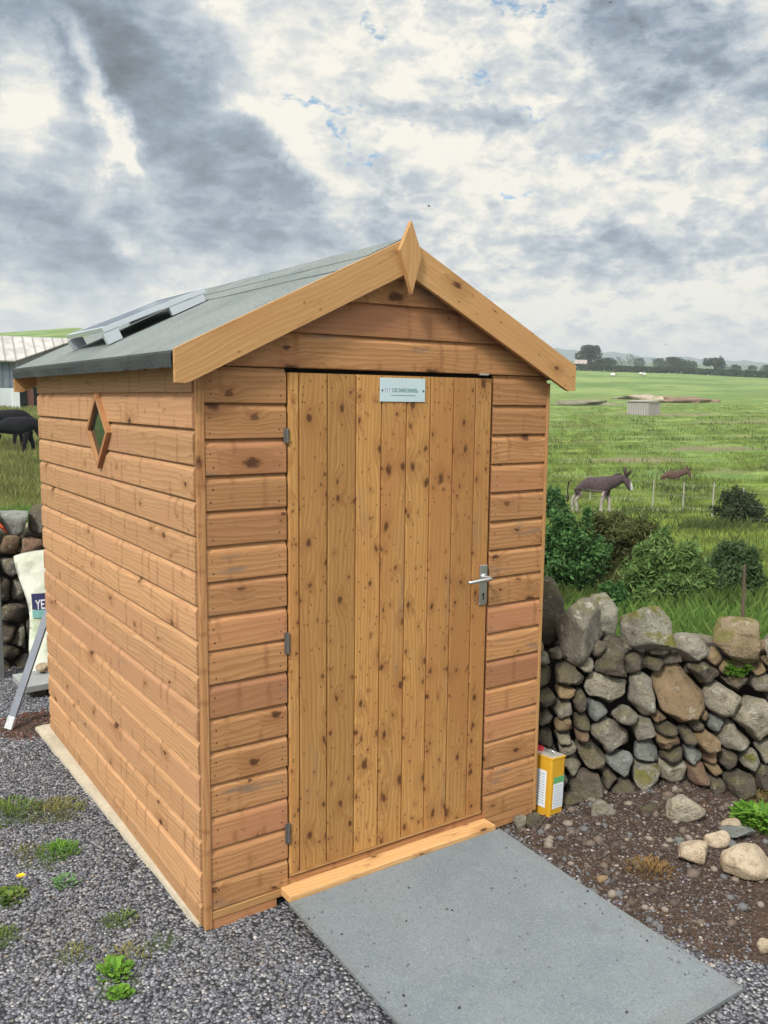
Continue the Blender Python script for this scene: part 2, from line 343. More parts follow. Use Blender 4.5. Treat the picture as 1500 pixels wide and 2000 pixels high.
def ramp_mat():
    m_, t, b = new_mat('mineral_ramp')
    o = t.node('ShaderNodeTexCoord').outputs['Object']
    f = t.noise(o, 260, 3, .75).outputs['Fac']; g = t.noise(o, 2.2, 5, .6).outputs['Fac']; g2 = t.noise(o, 14, 5, .6).outputs['Fac']
    v = t.sep(t.vor(o, 210).outputs['Color'])
    colr = t.mix(t.ss(g, .3, .7), (.135, .160, .178), (.17, .193, .207))
    colr = t.mix(t.m('MULTIPLY', t.ss(g2, .45, .75), .35), colr, (.20, .235, .24))
    colr = t.mix(t.m('MULTIPLY', t.ss(v[0], .6, 1.0), .4), colr, (.25, .28, .30))
    colr = t.mix(t.m('MULTIPLY', t.ss(v[1], .72, 1.0), .55), colr, (.10, .12, .125))
    # trodden-on dirt specks
    dv = t.vor(t.add(o, (0, 0, 0)), 34); dm = t.m('MULTIPLY', t.ss(dv.outputs['Distance'], .17, .08), t.ss(t.sep(dv.outputs['Color'])[0], .13, .11))
    dn = t.ss(t.noise(o, 5, 4, .65).outputs['Fac'], .60, .75)
    colr = t.mix(t.m('MULTIPLY', dn, .5), colr, (.115, .115, .10))
    ex = t.sep(o); edge = t.m('MAXIMUM', t.m('ABSOLUTE', t.m('DIVIDE', t.m('SUBTRACT', ex[0], .771), .495)), t.ss(ex[1], -.95, -1.2))
    em = t.ss(t.m('ADD', edge, t.m('MULTIPLY', t.m('SUBTRACT', g2, .5), .35)), .88, 1.02)
    colr = t.mix(t.m('MULTIPLY', em, .22), colr, (.12, .105, .085))
    colr = t.mix(t.m('MULTIPLY', dm, .75), colr, (.035, .035, .03))
    t.put(b.inputs['Base Color'], colr); t.put(b.inputs['Roughness'], .8); t.put(b.inputs['Specular IOR Level'], .35)
    bump(t, b, t.m('ADD', f, t.m('MULTIPLY', g2, .5)), .55, .003); return m_
M_RAMP = ramp_mat()
def stone_mat(name, c1, c2, c3, moss=.5, lichen=.5):
    m_, t, b = new_mat(name)
    tc = t.node('ShaderNodeTexCoord'); o = tc.outputs['Object']
    oi = t.node('ShaderNodeObjectInfo').outputs['Random']
    n1 = t.noise(o, 6, 7, .65, .4).outputs['Fac']; n2 = t.noise(o, 28, 6, .7).outputs['Fac']; n3 = t.noise(o, 110, 4, .7).outputs['Fac']
    colr = t.mix(t.ss(t.m('ADD', n1, t.m('MULTIPLY', t.m('SUBTRACT', oi, .5), .25)), .36, .64), c1, c2)
    colr = t.mix(t.m('MULTIPLY', t.ss(n2, .50, .70), .7), colr, c3)
    colr = t.mix(t.m('MULTIPLY', t.ss(n3, .55, .75), .5), colr, tuple(k*.3 for k in c1))
    li = t.ss(t.noise(t.add(o, (5, 2, 1)), 13, 6, .7).outputs['Fac'], .57, .66)
    colr = t.mix(t.m('MULTIPLY', li, lichen), colr, (.46, .45, .38))
    nz = t.sep(t.node('ShaderNodeNewGeometry').outputs['Normal'])[2]
    mo = t.m('MULTIPLY', t.ss(nz, .05, .6), t.ss(t.noise(t.add(o, (1, 7, 3)), 9, 6, .68).outputs['Fac'], .42, .54))
    colr = t.mix(t.m('MULTIPLY', mo, moss), colr, t.mix(n2, (.085, .085, .02), (.20, .18, .045)))
    t.put(b.inputs['Base Color'], colr); t.put(b.inputs['Roughness'], .9); t.put(b.inputs['Specular IOR Level'], .25)
    bump(t, b, t.m('ADD', t.m('MULTIPLY', n1, 1.2), t.m('ADD', t.m('MULTIPLY', n2, .7), t.m('MULTIPLY', n3, .25))), 1.0, .032); return m_
ST = {'g': stone_mat('stone_grey', (.17, .152, .122), (.27, .245, .20), (.075, .066, .052), .35, .7),
      'd': stone_mat('stone_dark', (.085, .070, .054), (.14, .118, .092), (.04, .032, .026), .28, .4),
      't': stone_mat('stone_tan', (.31, .215, .120), (.22, .155, .095), (.085, .055, .032), .15, .5),
      'p': stone_mat('stone_pale', (.36, .325, .25), (.26, .232, .18), (.12, .104, .08), .25, .9),
      'b': stone_mat('stone_blue', (.165, .178, .168), (.245, .25, .23), (.085, .09, .085), .12, .5),
      'm': stone_mat('stone_mossy', (.22, .205, .165), (.33, .305, .25), (.08, .072, .052), 1.0, 1.0),
      'r': stone_mat('stone_rust', (.25, .155, .105), (.19, .12, .088), (.09, .06, .045), .2, .3),
      'y': stone_mat('stone_buff', (.33, .26, .165), (.24, .185, .115), (.09, .065, .04), .8, .7),
      'w': stone_mat('stone_cream', (.54, .44, .32), (.42, .33, .225), (.24, .165, .105), .0, .4)}
def tint_mat(name, rough=.8, spec=.3, trans=0.0, bmp=0):
    m_, t, b = new_mat(name)
    a = t.node('ShaderNodeAttribute', attribute_name='tint').outputs['Color']
    t.put(b.inputs['Base Color'], a); t.put(b.inputs['Roughness'], rough); t.put(b.inputs['Specular IOR Level'], spec)
    if trans:
        tr = t.node('ShaderNodeBsdfTranslucent', {'Color': a}); mx = t.node('ShaderNodeMixShader', {0: trans, 1: b.outputs[0], 2: tr.outputs[0]})
        t.l.new(mx.outputs[0], [n for n in t.n if n.type == 'OUTPUT_MATERIAL'][0].inputs[0])
    if bmp: bump(t, b, t.noise(t.node('ShaderNodeTexCoord').outputs['Object'], 300, 3).outputs['Fac'], bmp, .003)
    return m_
M_LEAF = tint_mat('leaf', .65, .2, .38); M_PEB = tint_mat('pebble', .8, .35, bmp=.4); M_COAT = tint_mat('coat', .85, .2)

# ------------------------------------------------------------------ terrain
YARD = [(12, -7.4), (2.9, -.72), (1.72, .34), (1.80, 3.50), (.1, 3.62), (-3, 4.4), (-30, 12), (-60, -60), (12, -60)]
def in_poly(x, y, poly):
    r = np.zeros(x.shape, bool); n = len(poly)
    for i in range(n):
        x1, y1 = poly[i]; x2, y2 = poly[(i+1) % n]
        c = ((y1 > y) != (y2 > y)) & (x < (x2-x1)*(y-y1)/((y2-y1) if y2 != y1 else 1e-9)+x1); r ^= c
    return r
def zed(u, v, d):
    q = ray(u, v); return CAM[2]+d*q[2]/math.hypot(q[0], q[1])
TC = []   # (bearing, [(d,z)...])
TC.append((bearing(-900), [(3, 0), (6, 0), (26, .1), (60, 1.5), (120, 5), (300, 24), (450, 22), (1200, 10), (4000, -20)]))
TC.append((bearing(0), [(3, 0), (6, 0), (10, 0), (26, zed(0, 893, 26)), (40, zed(0, 838, 40)), (60, zed(0, 797, 60)), (120, zed(0, 745, 120)), (300, zed(0, 651, 300)), (340, zed(0, 652, 340)), (450, 18), (1200, 10), (4000, -20)]))
TC.append((bearing(150), [(3, 0), (6, 0), (10, 0), (26, zed(150, 895, 26)), (40, zed(150, 842, 40)), (60, zed(150, 800, 60)), (120, zed(150, 748, 120)), (300, zed(150, 640, 300)), (340, zed(150, 641, 340)), (450, 18), (1200, 10), (4000, -20)]))
for px, dv in ((1040, 0), (1120, 0), (1300, 7), (1500, 16), (1700, 20)):
    TC.append((bearing(px), [(3, 0), (4.5, 0), (6, -.12), (10, zed(px, 1152, 10)), (20, zed(px, 1048, 20)), (31, zed(px, 1003, 31)), (45, zed(px, 928, 45)), (70, zed(px, 856, 70)),
               (100, zed(px, 811, 100)), (150, zed(px, 768, 150)), (250, zed(px, 728+dv*.8, 250)), (300, zed(px, 722+dv, 300)), (330, zed(px, 722+dv, 330)), (420, zed(px, 735, 420)), (1200, 0), (4000, -30)]))
TC.append((bearing(2600), [(3, 0), (6, -.1), (20, -1), (45, -1.5), (100, 1), (300, 5), (1200, 0), (4000, -30)]))
TC.append((TC[0][0]+2*PI, TC[0][1]))
LD = np.log(np.array([.3, 3, 4.5, 6, 8, 10, 14, 20, 26, 31, 38, 45, 60, 70, 85, 100, 120, 150, 200, 250, 300, 330, 340, 420, 450, 1200, 4000]))
TB = np.array([c[0] for c in TC])
TZ = np.array([np.interp(LD, np.log([.2]+[a for a, _ in c[1]]), [0]+[z for _, z in c[1]]) for c in TC])
def hgt(x, y):
    x = np.asarray(x, float); y = np.asarray(y, float)
    dx, dy = x-CAM[0], y-CAM[1]; d = np.hypot(dx, dy)+1e-6; th = np.arctan2(dx, dy)
    th = np.where(th < TB[0], th+2*PI, th)
    i = np.clip(np.searchsorted(TB, th)-1, 0, len(TB)-2); w = np.clip((th-TB[i])/(TB[i+1]-TB[i]), 0, 1)
    ld = np.clip(np.log(d), LD[0], LD[-1]); j = np.clip(np.searchsorted(LD, ld)-1, 0, len(LD)-2); s = np.clip((ld-LD[j])/(LD[j+1]-LD[j]), 0, 1)
    z = (1-w)*((1-s)*TZ[i, j]+s*TZ[i, j+1])+w*((1-s)*TZ[i+1, j]+s*TZ[i+1, j+1])
    yard = in_poly(x, y, YARD)
    z = np.where(yard & (d < 25), np.where(d < 9, 0.0, z), z)
    return z, yard, d
def vnoise(x, y, s, seed=0):
    return (np.sin(x*s+seed)*np.cos(y*s*1.13+seed*2)+.6*np.sin(x*s*2.1+y*s*1.7+seed*3)+.4*np.cos(x*s*3.7-y*s*3.1+seed))/2
def masks(x, y):
    soil = 1/(1+np.exp(-(x-1.30+.10*vnoise(x, y, 5, 2)-np.clip(-(y+1.05), 0, 9)*.9)/.04))
    soil = np.maximum(soil, np.exp(-(((x+.02)/.28)**2+((y-2.3)/.25)**2)**2))
    g = np.zeros_like(x)
    for (gx, gy, r) in GRASSY: g = np.maximum(g, np.exp(-(((x-gx)**2+(y-gy)**2)/(r*r))))
    return soil, g
MUD = [(hd(1300, 31.5), 3.4, 1.1), (hd(1110, 31), 2.4, 1.0), (hd(1450, 17.2), 1.5, .55), (hd(1365, 19.5), 1.0, .5), (hd(1400, 60), 5, 2.5), (hd(1230, 52), 4, 1.8), (hd(1480, 88), 9, 3), (hd(1330, 100), 9, 2.5)]
def mud(x, y):
    g = np.zeros_like(x)
    for (c, a, b) in MUD:
        th = math.atan2(c[0]-CAM[0], c[1]-CAM[1]); dx, dy = x-c[0], y-c[1]; l = dx*math.cos(th)-dy*math.sin(th); f = dx*math.sin(th)+dy*math.cos(th)
        g = np.maximum(g, np.exp(-((l/a)**2+(f/b)**2)))
    return g
GRASSY = [(-.377, 1.242, .17), (-.22, 1.15, .14), (-.36, .77, .12), (-.53, .57, .10), (-.6, .33, .09), (-.24, .2, .07), (-.35, -.12, .10), (-.42, .11, .08), (-.3, 2.9, .2), (-.15, .02, .08)]
def ground():
    th = np.concatenate([np.arange(-PI, bearing(-60), math.radians(2.0)), np.arange(bearing(-60), bearing(1560), math.radians(.22)), np.arange(bearing(1560), PI, math.radians(2.0))])
    n = len(th); rr = [.35]
    while rr[-1] < 2400: rr.append(rr[-1]*(1.014 if rr[-1] < 60 else 1.03))
    rr = np.array(rr); T, Rr = np.meshgrid(th, rr)
    x = CAM[0]+Rr*np.sin(T); y = CAM[1]+Rr*np.cos(T)
    z, yard, d = hgt(x, y)
    z = z+np.where(yard, .006*vnoise(x, y, 9, 1)+.004*vnoise(x, y, 31, 4), 0)
    fz = np.clip((d-5)/4, 0, 1)*np.where(yard, 0, 1)
    z += fz*(.05*vnoise(x, y, 1.7, 3)+.035*vnoise(x, y, 4.3, 5)+np.clip(d/60, 0, 1)*.10*vnoise(x, y, .5, 7))*np.clip(90/d, 0, 1)
    # bank of spoil at the foot of the wall on the right
    bank = np.exp(-((x-2.35)/.5)**2-((y+.22)/.22)**2)*.07; z += np.where(yard, bank, 0)
    soil, g = masks(x, y)
    C = np.stack([np.where(yard, soil, mud(x, y)), g*yard, 1.0-yard, np.ones_like(x)], -1)
    V = np.stack([x, y, z], -1).reshape(-1, 3)
    nr = len(rr); i = np.arange(nr-1)[:, None]; j = np.arange(n)[None, :]; jn = (j+1) % n
    Fc = np.stack([i*n+j+0*i, (i+1)*n+j, (i+1)*n+jn, i*n+jn], -1).reshape(-1, 4)
    # centre cap
    V = np.vstack([V, [[CAM[0], CAM[1], 0]]]); C = np.vstack([C.reshape(-1, 4), [[0, 0, 0, 1]]])
    m_, t, b = new_mat('ground')
    a = t.node('ShaderNodeAttribute', attribute_name='tint').outputs['Color']; ar, ag, ab = t.sep(a)
    p = t.node('ShaderNodeNewGeometry').outputs['Position']
    px, py, pz = t.sep(p)
    # gravel
    v1 = t.vor(p, 85); v2 = t.vor(p, 150)
    c1 = t.sep(v1.outputs['Color'])
    grav = t.ramp(c1[0], [(0, (.07, .07, .085)), (.35, (.14, .145, .17)), (.7, (.24, .245, .27)), (.93, (.36, .36, .37)), (1, (.5, .47, .43))])
    big = t.noise(p, 2.2, 5, .6).outputs['Fac']
    grav = t.mix(t.m('MULTIPLY', t.ss(big, .45, .7), .5), grav, (.17, .145, .12))
    grav = t.mix(t.ss(v1.outputs['Distance'], .35, .75), grav, (.03, .03, .032))
    # soil
    sn = t.noise(p, 26, 8, .7).outputs['Fac']; sn2 = t.noise(p, 4, 6, .6).outputs['Fac']
    so = t.ramp(sn, [(.25, (.020, .013, .010)), (.5, (.056, .036, .027)), (.68, (.11, .078, .058)), (.8, (.20, .15, .115))])
    so = t.mix(t.ss(sn2, .4, .68), so, (.075, .044, .030), 'MIX')
    so = t.mix(t.m('MULTIPLY', t.ss(t.sep(v2.outputs['Color'])[1], .86, .98), .5), so, (.20, .17, .145))
    # grass
    gp = t.scl(p, (1, 1, .3))
    g0 = t.noise(gp, .12, 6, .6, .3).outputs['Fac']; g1 = t.noise(gp, .9, 7, .65, .3).outputs['Fac']; g2 = t.noise(gp, 7, 6, .7).outputs['Fac']; g3 = t.noise(gp, .35, 5, .6).outputs['Fac']
    gr = t.ramp(g2, [(.28, (.035, .065, .014)), (.48, (.095, .16, .032)), (.70, (.23, .30, .075))])
    gr = t.mix(t.m('MULTIPLY', t.ss(g1, .50, .66), .6), gr, (.055, .095, .022))
    gr = t.mix(t.m('MULTIPLY', t.ss(g3, .50, .66), .55), gr, (.28, .35, .085))
    gr = t.mix(t.m('MULTIPLY', t.ss(g0, .50, .62), .5), gr, (.17, .155, .07))
    gr = t.mix(t.m('MULTIPLY', t.ss(t.noise(t.add(gp, (9, 4, 0)), 1.4, 6, .7).outputs['Fac'], .62, .72), .6), gr, (.10, .075, .045))
    far = t.ss(t.m('SQRT', t.m('ADD', t.m('MULTIPLY', px, px), t.m('MULTIPLY', py, py))), 110, 165)
    fg = t.mix(t.ss(t.noise(t.scl(p, (1, 1, 0)), .05, 8, .7).outputs['Fac'], .42, .58), (.085, .15, .038), (.185, .25, .08))
    gr = t.mix(t.m('MULTIPLY', far, .85), gr, fg)
    dn = t.noise(p, 12, 5, .7).outputs['Fac']
    ms = t.ss(t.m('ADD', ar, t.m('MULTIPLY', t.m('SUBTRACT', dn, .5), .9)), .42, .62)
    mg = t.ss(t.m('ADD', ag, t.m('MULTIPLY', t.m('SUBTRACT', t.noise(p, 30, 5, .7).outputs['Fac'], .5), 1.2)), .5, .7)
    colr = t.mix(ms, grav, so)
    colr = t.mix(t.m('MULTIPLY', mg, .5), colr, (.06, .085, .022))
    gr = t.mix(t.m('MULTIPLY', t.ss(t.m('ADD', ar, t.m('MULTIPLY', t.m('SUBTRACT', g1, .5), 2.6)), .45, .95), .75), gr, t.mix(g2, (.10, .070, .045), (.26, .20, .13)))
    colr = t.mix(t.ss(ab, .4, .6), colr, gr)
    t.put(b.inputs['Base Color'], colr); t.put(b.inputs['Roughness'], .92); t.put(b.inputs['Specular IOR Level'], .2)
    bh = t.m('ADD', t.m('MULTIPLY', v1.outputs['Distance'], -1.2), t.m('ADD', t.m('MULTIPLY', sn, 1.0), t.m('MULTIPLY', g2, .8)))
    bump(t, b, bh, .8, .012)
    o = mesh('ground', V, Fc, m_, smooth=True, col=C.reshape(-1, 4)); tag(o, 'grey gravel yard and bare brown soil running out into green pasture', 'ground', kind='structure')
ground()

# ------------------------------------------------------------------ far hills
def hills():
    m_ = plain('far_hill', (.060, .095, .075), .95, 0, .01, .25, 0)
    m2 = plain('near_hill', (.075, .12, .045), .95, 0, .02, .35, 0)
    def ridge(name, lab, dist, pts, mat, depth):
        us = np.linspace(pts[0][0], pts[-1][0], 90); vs = np.interp(us, [p[0] for p in pts], [p[1] for p in pts])
        V = []; Fq = []
        for k in range(9):
            s = k/8.0
            dd = dist+depth*(s-.5); prof = math.sin(PI*s)**.7
            for u, v in zip(us, vs):
                x, y = hd(u, dd); top = zed(u, v, dist)+dist*.0012*math.sin(u*.05+k)+dist*.0007*math.sin(u*.17)
                V.append((x, y, -30+(top+30)*prof))
        n = len(us)
        for k in range(8):
            for i in range(n-1): Fq.append((k*n+i, k*n+i+1, (k+1)*n+i+1, (k+1)*n+i))
        tag(mesh(name, V, Fq, mat, smooth=True), lab, 'hill', kind='structure')
    ridge('hills', 'low blue hills on the horizon behind the trees', 1800, [(820, 700), (960, 686), (1060, 682), (1120, 684), (1180, 688), (1260, 696), (1400, 702), (1520, 712), (1800, 722)], m_, 500)
    ridge('hills', 'green wooded rise beyond the far hedge', 950, [(900, 712), (1100, 706), (1250, 706), (1400, 713), (1520, 720), (1800, 728)], m2, 400)
hills()

# ------------------------------------------------------------------ shed
W, D = 1.5356, 2.1635
RXc, RZ, SL = .7678, 2.390, .487
def roof_z(x): return RZ-SL*abs(x-RXc)
def shiplap(name, parent, mat, z_lines, length_fn, place, clip=None, nails=(), top_cut=None, seg=1):
    """boards between consecutive z_lines (descending); length_fn(i)->(s0,s1) list; place(s,o,z)->xyz"""
    mb = MB()
    for i in range(len(z_lines)-1):
        zt, zb = z_lines[i], z_lines[i+1]
        for (s0, s1) in length_fn(i, zt, zb):
            br = rnd.random(); off = br*41; jo = rnd.uniform(-.0008, .0008); jz = rnd.uniform(-.0010, .0010)
            h = zt-zb
            prof = [(.000, -.0005), (.0125, 0), (.0142, .0020), (.0145, .007), (.0145, h-.029), (.0132, h-.022), (.0085, h-.014), (.0035, h-.007), (.0010, h), (-.002, h)]
            ns = max(1, seg if clip is None else 40)
            ss_ = np.linspace(s0, s1, ns+1); n = len(prof); vs = []; wc = []
            ph = rnd.random()*6
            for s in ss_:
                for (o, z) in prof:
                    zz = zb+z+jz+(.0009*math.sin(s*2.3+ph) if 0 < z < h else 0)
                    if clip is not None: zz = min(zz, max(clip(s), zb-.001))
                    vs.append(place(s, o+jo, zz)); wc.append((s+off, z+off*.43, br))
            fs = []
            for k in range(ns):
                for j in range(n-1): fs.append((k*n+j, (k+1)*n+j, (k+1)*n+j+1, k*n+j+1))
            fs += [tuple(range(n-1, -1, -1)), tuple(range(ns*n, ns*n+n))]
            mb.raw(vs, fs, 0, wc)
            if nails:
                for e in (s0+.022, s1-.022):
                    if s1-s0 < .12 and e > s0+.03: continue
                    for zz in (zb+h*.22+rnd.uniform(-.008, .008), zb+h*.60+rnd.uniform(-.008, .008)):
                        if clip is not None and zz > clip(e)-.03: continue
                        e2 = e+rnd.uniform(-.006, .006); r = rnd.uniform(.0024, .0034)
                        ring = [place(e2+r*math.cos(a*PI/3), .0150+jo, zz+r*math.sin(a*PI/3)) for a in range(6)]
                        ctr = place(e2, .0152+jo, zz)
                        mb.raw([ctr]+ring, [(0, 1+a, 1+(a+1) % 6) for a in range(6)], 1)
    return mb.build(name, [mat, M_NAIL], parent)
shed = empty('garden_shed', (0, 0, 0), label='tall varnished timber garden shed with felt apex roof and plank door', cat='shed')
zl_side = [2.00]+[1.842-.1164*k for k in range(16)]
zl_side[-1] = max(zl_side[-1], .012)
shiplap('side_cladding', shed, W_SIDE, zl_side+[.012] if zl_side[-1] > .05 else zl_side, lambda i, zt, zb: [(.0108, D)], lambda s, o, z: (-o, s, z), nails=True, seg=10)
tag(shed.children[-1], label='long left wall of overlapping peach coloured boards')
zl_front = [1.925-.1168*k for k in range(16)]+[.062]
zl_front = [z for z in zl_front if z > .09]+[.064]
DX0, DX1 = .3165, 1.2325
shiplap('front_cladding', shed, W_FRONT, zl_front, lambda i, zt, zb: [(.0175, DX0-.006)], lambda s, o, z: (s, -o, z), nails=True, seg=4)
shiplap('front_cladding', shed, W_FRONT, zl_front, lambda i, zt, zb: [(DX1+.006, W-.008)], lambda s, o, z: (s, -o, z), nails=True, seg=4)
shiplap('gable_cladding', shed, W_FRONT, [2.40, 2.282, 2.165, 2.047, 1.9295], lambda i, zt, zb: [(max(.02, RXc-(RZ-zb)/SL+.0), min(W-.008, RXc+(RZ-zb)/SL))], lambda s, o, z: (s, -o-.001, z), clip=lambda s: roof_z(s)-.022, nails=True)
# far side and back walls, plain boarded
shiplap('rear_cladding', shed, W_SIDE, [2.40, 2.282, 2.165]+[2.047-.1168*k for k in range(17)]+[.03], lambda i, zt, zb: [(max(.0, RXc-(RZ-zb)/SL), min(W, RXc+(RZ-zb)/SL))] if zb > 1.95 else [(0, W)], lambda s, o, z: (s, D+o, z), clip=lambda s: roof_z(s)-.022)
shiplap('side_cladding', shed, W_SIDE, zl_side, lambda i, zt, zb: [(.0, D)], lambda s, o, z: (W+o-.012, s, z), seg=2)
mb = MB()      # frame lining behind the boards
mb.box((.004, .022, .03), (.010, D-.004, 1.99), 0, grain=2); mb.box((W-.030, .022, .03), (W-.024, D-.004, 1.99), 0, grain=2)
mb.box((.012, .060, .03), (W-.034, .066, 1.99), 0, grain=2); mb.box((.012, D-.012, .03), (W-.034, D-.006, 1.99), 0, grain=2)
mb.build('inner_frame', W_DARK, shed)
mb = MB(); mb.box((.012, .004, 1.99), (W-.034, .010, 2.003), 0, grain=0); mb.box((DX0-.004, .024, .09), (DX1+.004, .034, 1.99), 0, grain=2)
mb.box((DX0-.040, .0015, .07), (DX0-.004, .030, 1.985), 0, grain=2); mb.box((DX1+.004, .0015, .07), (DX1+.040, .030, 1.985), 0, grain=2)
mb.build('door_frame', M_GAP_SHADE, shed)  # frame and sheet near-black: shade of the door gaps put into the colour
# corner trims
mb = MB(); mb.box((-.0095, -.0188, .004), (.0160, .0030, 1.945), 0, grain=2, br=.2, bev=.002); mb.build('corner_trim', W_FRONT, shed)
mb = MB(); mb.box((-.0040, .0032, .01), (.003, .0105, 1.94), 0, grain=2); mb.build('corner_gap_shade', M_GAP_SHADE, shed)  # near-black strip standing in for the shade in the corner gap
mb = MB(); mb.box((W-.007, -.0180, .03), (W+.008, .020, 1.90), 0, grain=2, br=.7, bev=.002); mb.build('corner_trim', W_TRIM, shed)
# base rails
mb = MB(); mb.box((.0170, -.0165, .034), (DX0-.02, .0, .0625), 0, grain=0, br=.15, bev=.002); mb.build('base_batten', W_TRIM, shed)
mb = MB(); mb.box((.0170, -.013, -.02), (DX0-.05, .004, .0325), 0, grain=0, br=.8, bev=.002); mb.build('base_batten', W_FRONT, shed)
mb = MB(); mb.box((DX1+.02, -.013, .005), (W-.008, .004, .0625), 0, grain=0, br=.5, bev=.002); mb.build('base_batten', W_FRONT, shed)
mb = MB(); mb.box((DX0-.006, -.006, .040), (DX1+.006, .020, .0885), 0, grain=0, br=.9, bev=.002); mb.build('threshold', W_FRONT, shed)
mb = MB(); mb.box((.283, -.084, .038), (1.250, -.0075, .068), 0, grain=0, br=.4, bev=.003); mb.build('sill', W_SILL, shed)
# door
door_edges = [.3185, .361, .474, .592, .701, .813, .924, 1.035, 1.144, 1.2265]
mb = MB(); DZ0, DZ1 = .098, 1.9125
for k in range(9):
    a, c = door_edges[k], door_edges[k+1]; br = rnd.random(); off = br*53
    g = .0050; dp = .0075; yf = -.0155-rnd.uniform(0, .0006)
    prof = [(a+.0003, .012), (a+.0003, yf+dp), (a+g, yf), (a+(c-a)*.5, yf-.0003), (c-g, yf), (c-.0003, yf+dp), (c-.0003, .012)]
    n = len(prof); nz = 12; vs = []; wc = []
    for z in np.linspace(DZ0+.012, DZ1, nz):
        vs += [(p[0], p[1], z) for p in prof]; wc += [(z+off, p[0]+off*.31, br) for p in prof]
    fs = [(i*n+j, i*n+j+1, (i+1)*n+j+1, (i+1)*n+j) for i in range(nz-1) for j in range(n-1)]
    fs += [tuple(range(n-1, -1, -1)), tuple(range((nz-1)*n, nz*n))]
    mb.raw(vs, fs, 0, wc)
    for zz in (DZ1-.05, DZ1-.10, 1.02, DZ0+.11, DZ0+.055, .55, 1.45):
        for xx in (a+.018, c-.018):
            if c-a < .05 and xx > a+.02: continue
            r = .0027; xx += rnd.uniform(-.004, .004); z0 = zz+rnd.uniform(-.01, .01)
            mb.raw([(xx, yf-.0008, z0)]+[(xx+r*math.cos(q*PI/3), yf-.0007, z0+r*math.sin(q*PI/3)) for q in range(6)], [(0, 1+q, 1+(q+1) % 6) for q in range(6)], 1)
door = mb.build('door', [W_DOOR, M_NAIL], shed)
tag(door, label='narrow door of yellowish knotty vertical planks')
mb = MB(); mb.prism([(.3188, .0985), (1.2262, .0985), (1.2262, .1095), (.3188, .1095)], -.0150, .010, br=.3); mb.build('bottom_rail', W_TRIM, door)
# lever handle
def handle():
    mb = MB(); cx, zc = 1.2015, 1.084
    def y(v): return -.0165-v
    mb.box((cx-.020, y(.006), zc-.083), (cx+.020, y(0), zc+.083), 0, bev=.003)
    h = mb.build('handle', M_STEEL, door)
    mb = MB(); mb.tube([(cx, y(.004), 1.118), (cx, y(.012), 1.118)], .014, 14)
    mb.tube([(cx, y(.01), 1.118), (cx, y(.048), 1.118)], .0085, 12)
    mb.tube([(cx+.004, y(.048), 1.118), (cx-.01, y(.052), 1.118), (cx-.055, y(.052), 1.116), (cx-.098, y(.048), 1.113), (cx-.112, y(.040), 1.112)], [.0085, .009, .0085, .0075, .006], 12)
    mb.build('lever', M_STEEL, h, smooth=True)
    mb = MB(); mb.tube([(cx, y(.0062), 1.046), (cx, y(.0068), 1.046)], .006, 12); mb.box((cx-.0028, y(.0068), 1.022), (cx+.0028, y(.0062), 1.046), 0)
    mb.build('keyhole', M_BLACK, h)
handle()
# hinges and latch nib
for zz, hh in ((1.70, .05), (.975, .075), (.27, .075)):
    mb = MB(); mb.tube([(.3135, -.019, zz-hh/2), (.3135, -.019, zz+hh/2)], .0052, 10); mb.box((.300, -.0175, zz-hh/2), (.3135, -.0160, zz+hh/2), 0)
    mb.build('hinge', M_HINGE, shed)
mb = MB(); mb.box((1.150, -.030, 1.9235), (1.195, -.0165, 1.931), 0, bev=.001); mb.build('door_stop', M_STEEL, shed)
# name plate
def plate():
    m_ = plain('plate_metal', (.52, .64, .68), .38, .25, 18, .06, .05)
    mb = MB(); x0, x1, z0, z1 = .690, .893, 1.818, 1.904
    mb.box((x0, -.0195, z0), (x1, -.0165, z1), 0, bev=.001); p = mb.build('name_plate', m_, door)
    tag(p, label='small pale blue metal name plate at the top of the door')
    ink = plain('plate_ink', (.05, .14, .17), .6); ink2 = plain('plate_ink_light', (.16, .28, .34), .6); ink3 = plain('plate_ink_violet', (.30, .26, .42), .6)
    mb = MB(); r = random.Random(3); x = x0+.052; 
    pats = ['l-', 'o', 'lr', 'D', 'l/l', 'H', 'E', 'D', 'H', 'l/l', 'D', 'S']
    w = .0085; zb, zt = 1.853, 1.8665; yy = (-.0200, -.0196); th = .0019
    def seg(a, b_, c, d): mb.box((min(a, c), yy[0], min(b_, d)), (max(a, c), yy[1], max(b_, d)), 0)
    for k, ch in enumerate(pats):
        seg(x, zb, x+th, zt)
        if ch in ('D', 'o'): seg(x+th, zt-th, x+w-.002, zt); seg(x+th, zb, x+w-.002, zb+th); seg(x+w-.003, zb+th, x+w-.0012, zt-th)
        elif ch in ('H', 'l/l'): seg(x+w-.003, zb, x+w-.0012, zt); seg(x+th, (zb+zt)/2, x+w-.003, (zb+zt)/2+th)
        elif ch == 'S': seg(x+th, zb, x+w-.002, zb+th); seg(x+w-.003, zb+th, x+w-.0012, (zb+zt)/2)
        else: seg(x+th, zt-th, x+w-.002, zt); seg(x+th, zb, x+w-.002, zb+th)
        x += w+.0014
    mb.build('lettering', ink, p)
    mb = MB(); x = x0+.022
    for k in range(3): mb.box((x, -.0200, 1.853), (x+.0018, -.0196, 1.8665), 0); mb.box((x+.0018, -.0200, 1.8646), (x+.006, -.0196, 1.8665), 0); x += .0092
    mb.build('lettering', ink3, p)
    mb = MB(); x = x0+.048
    while x < x1-.045: ww = r.uniform(.002, .006); mb.box((x, -.0200, 1.8395), (x+ww, -.0196, 1.8435), 0); x += ww+.0015
    mb.build('lettering', ink2, p)
    for xx in (x0+.009, x1-.009):
        mb = MB(); mb.tube([(xx, -.0196, 1.859), (xx, -.0215, 1.859)], .0036, 10); mb.build('screw', plain('screw_dark', (.06, .13, .11), .5, .6), p)
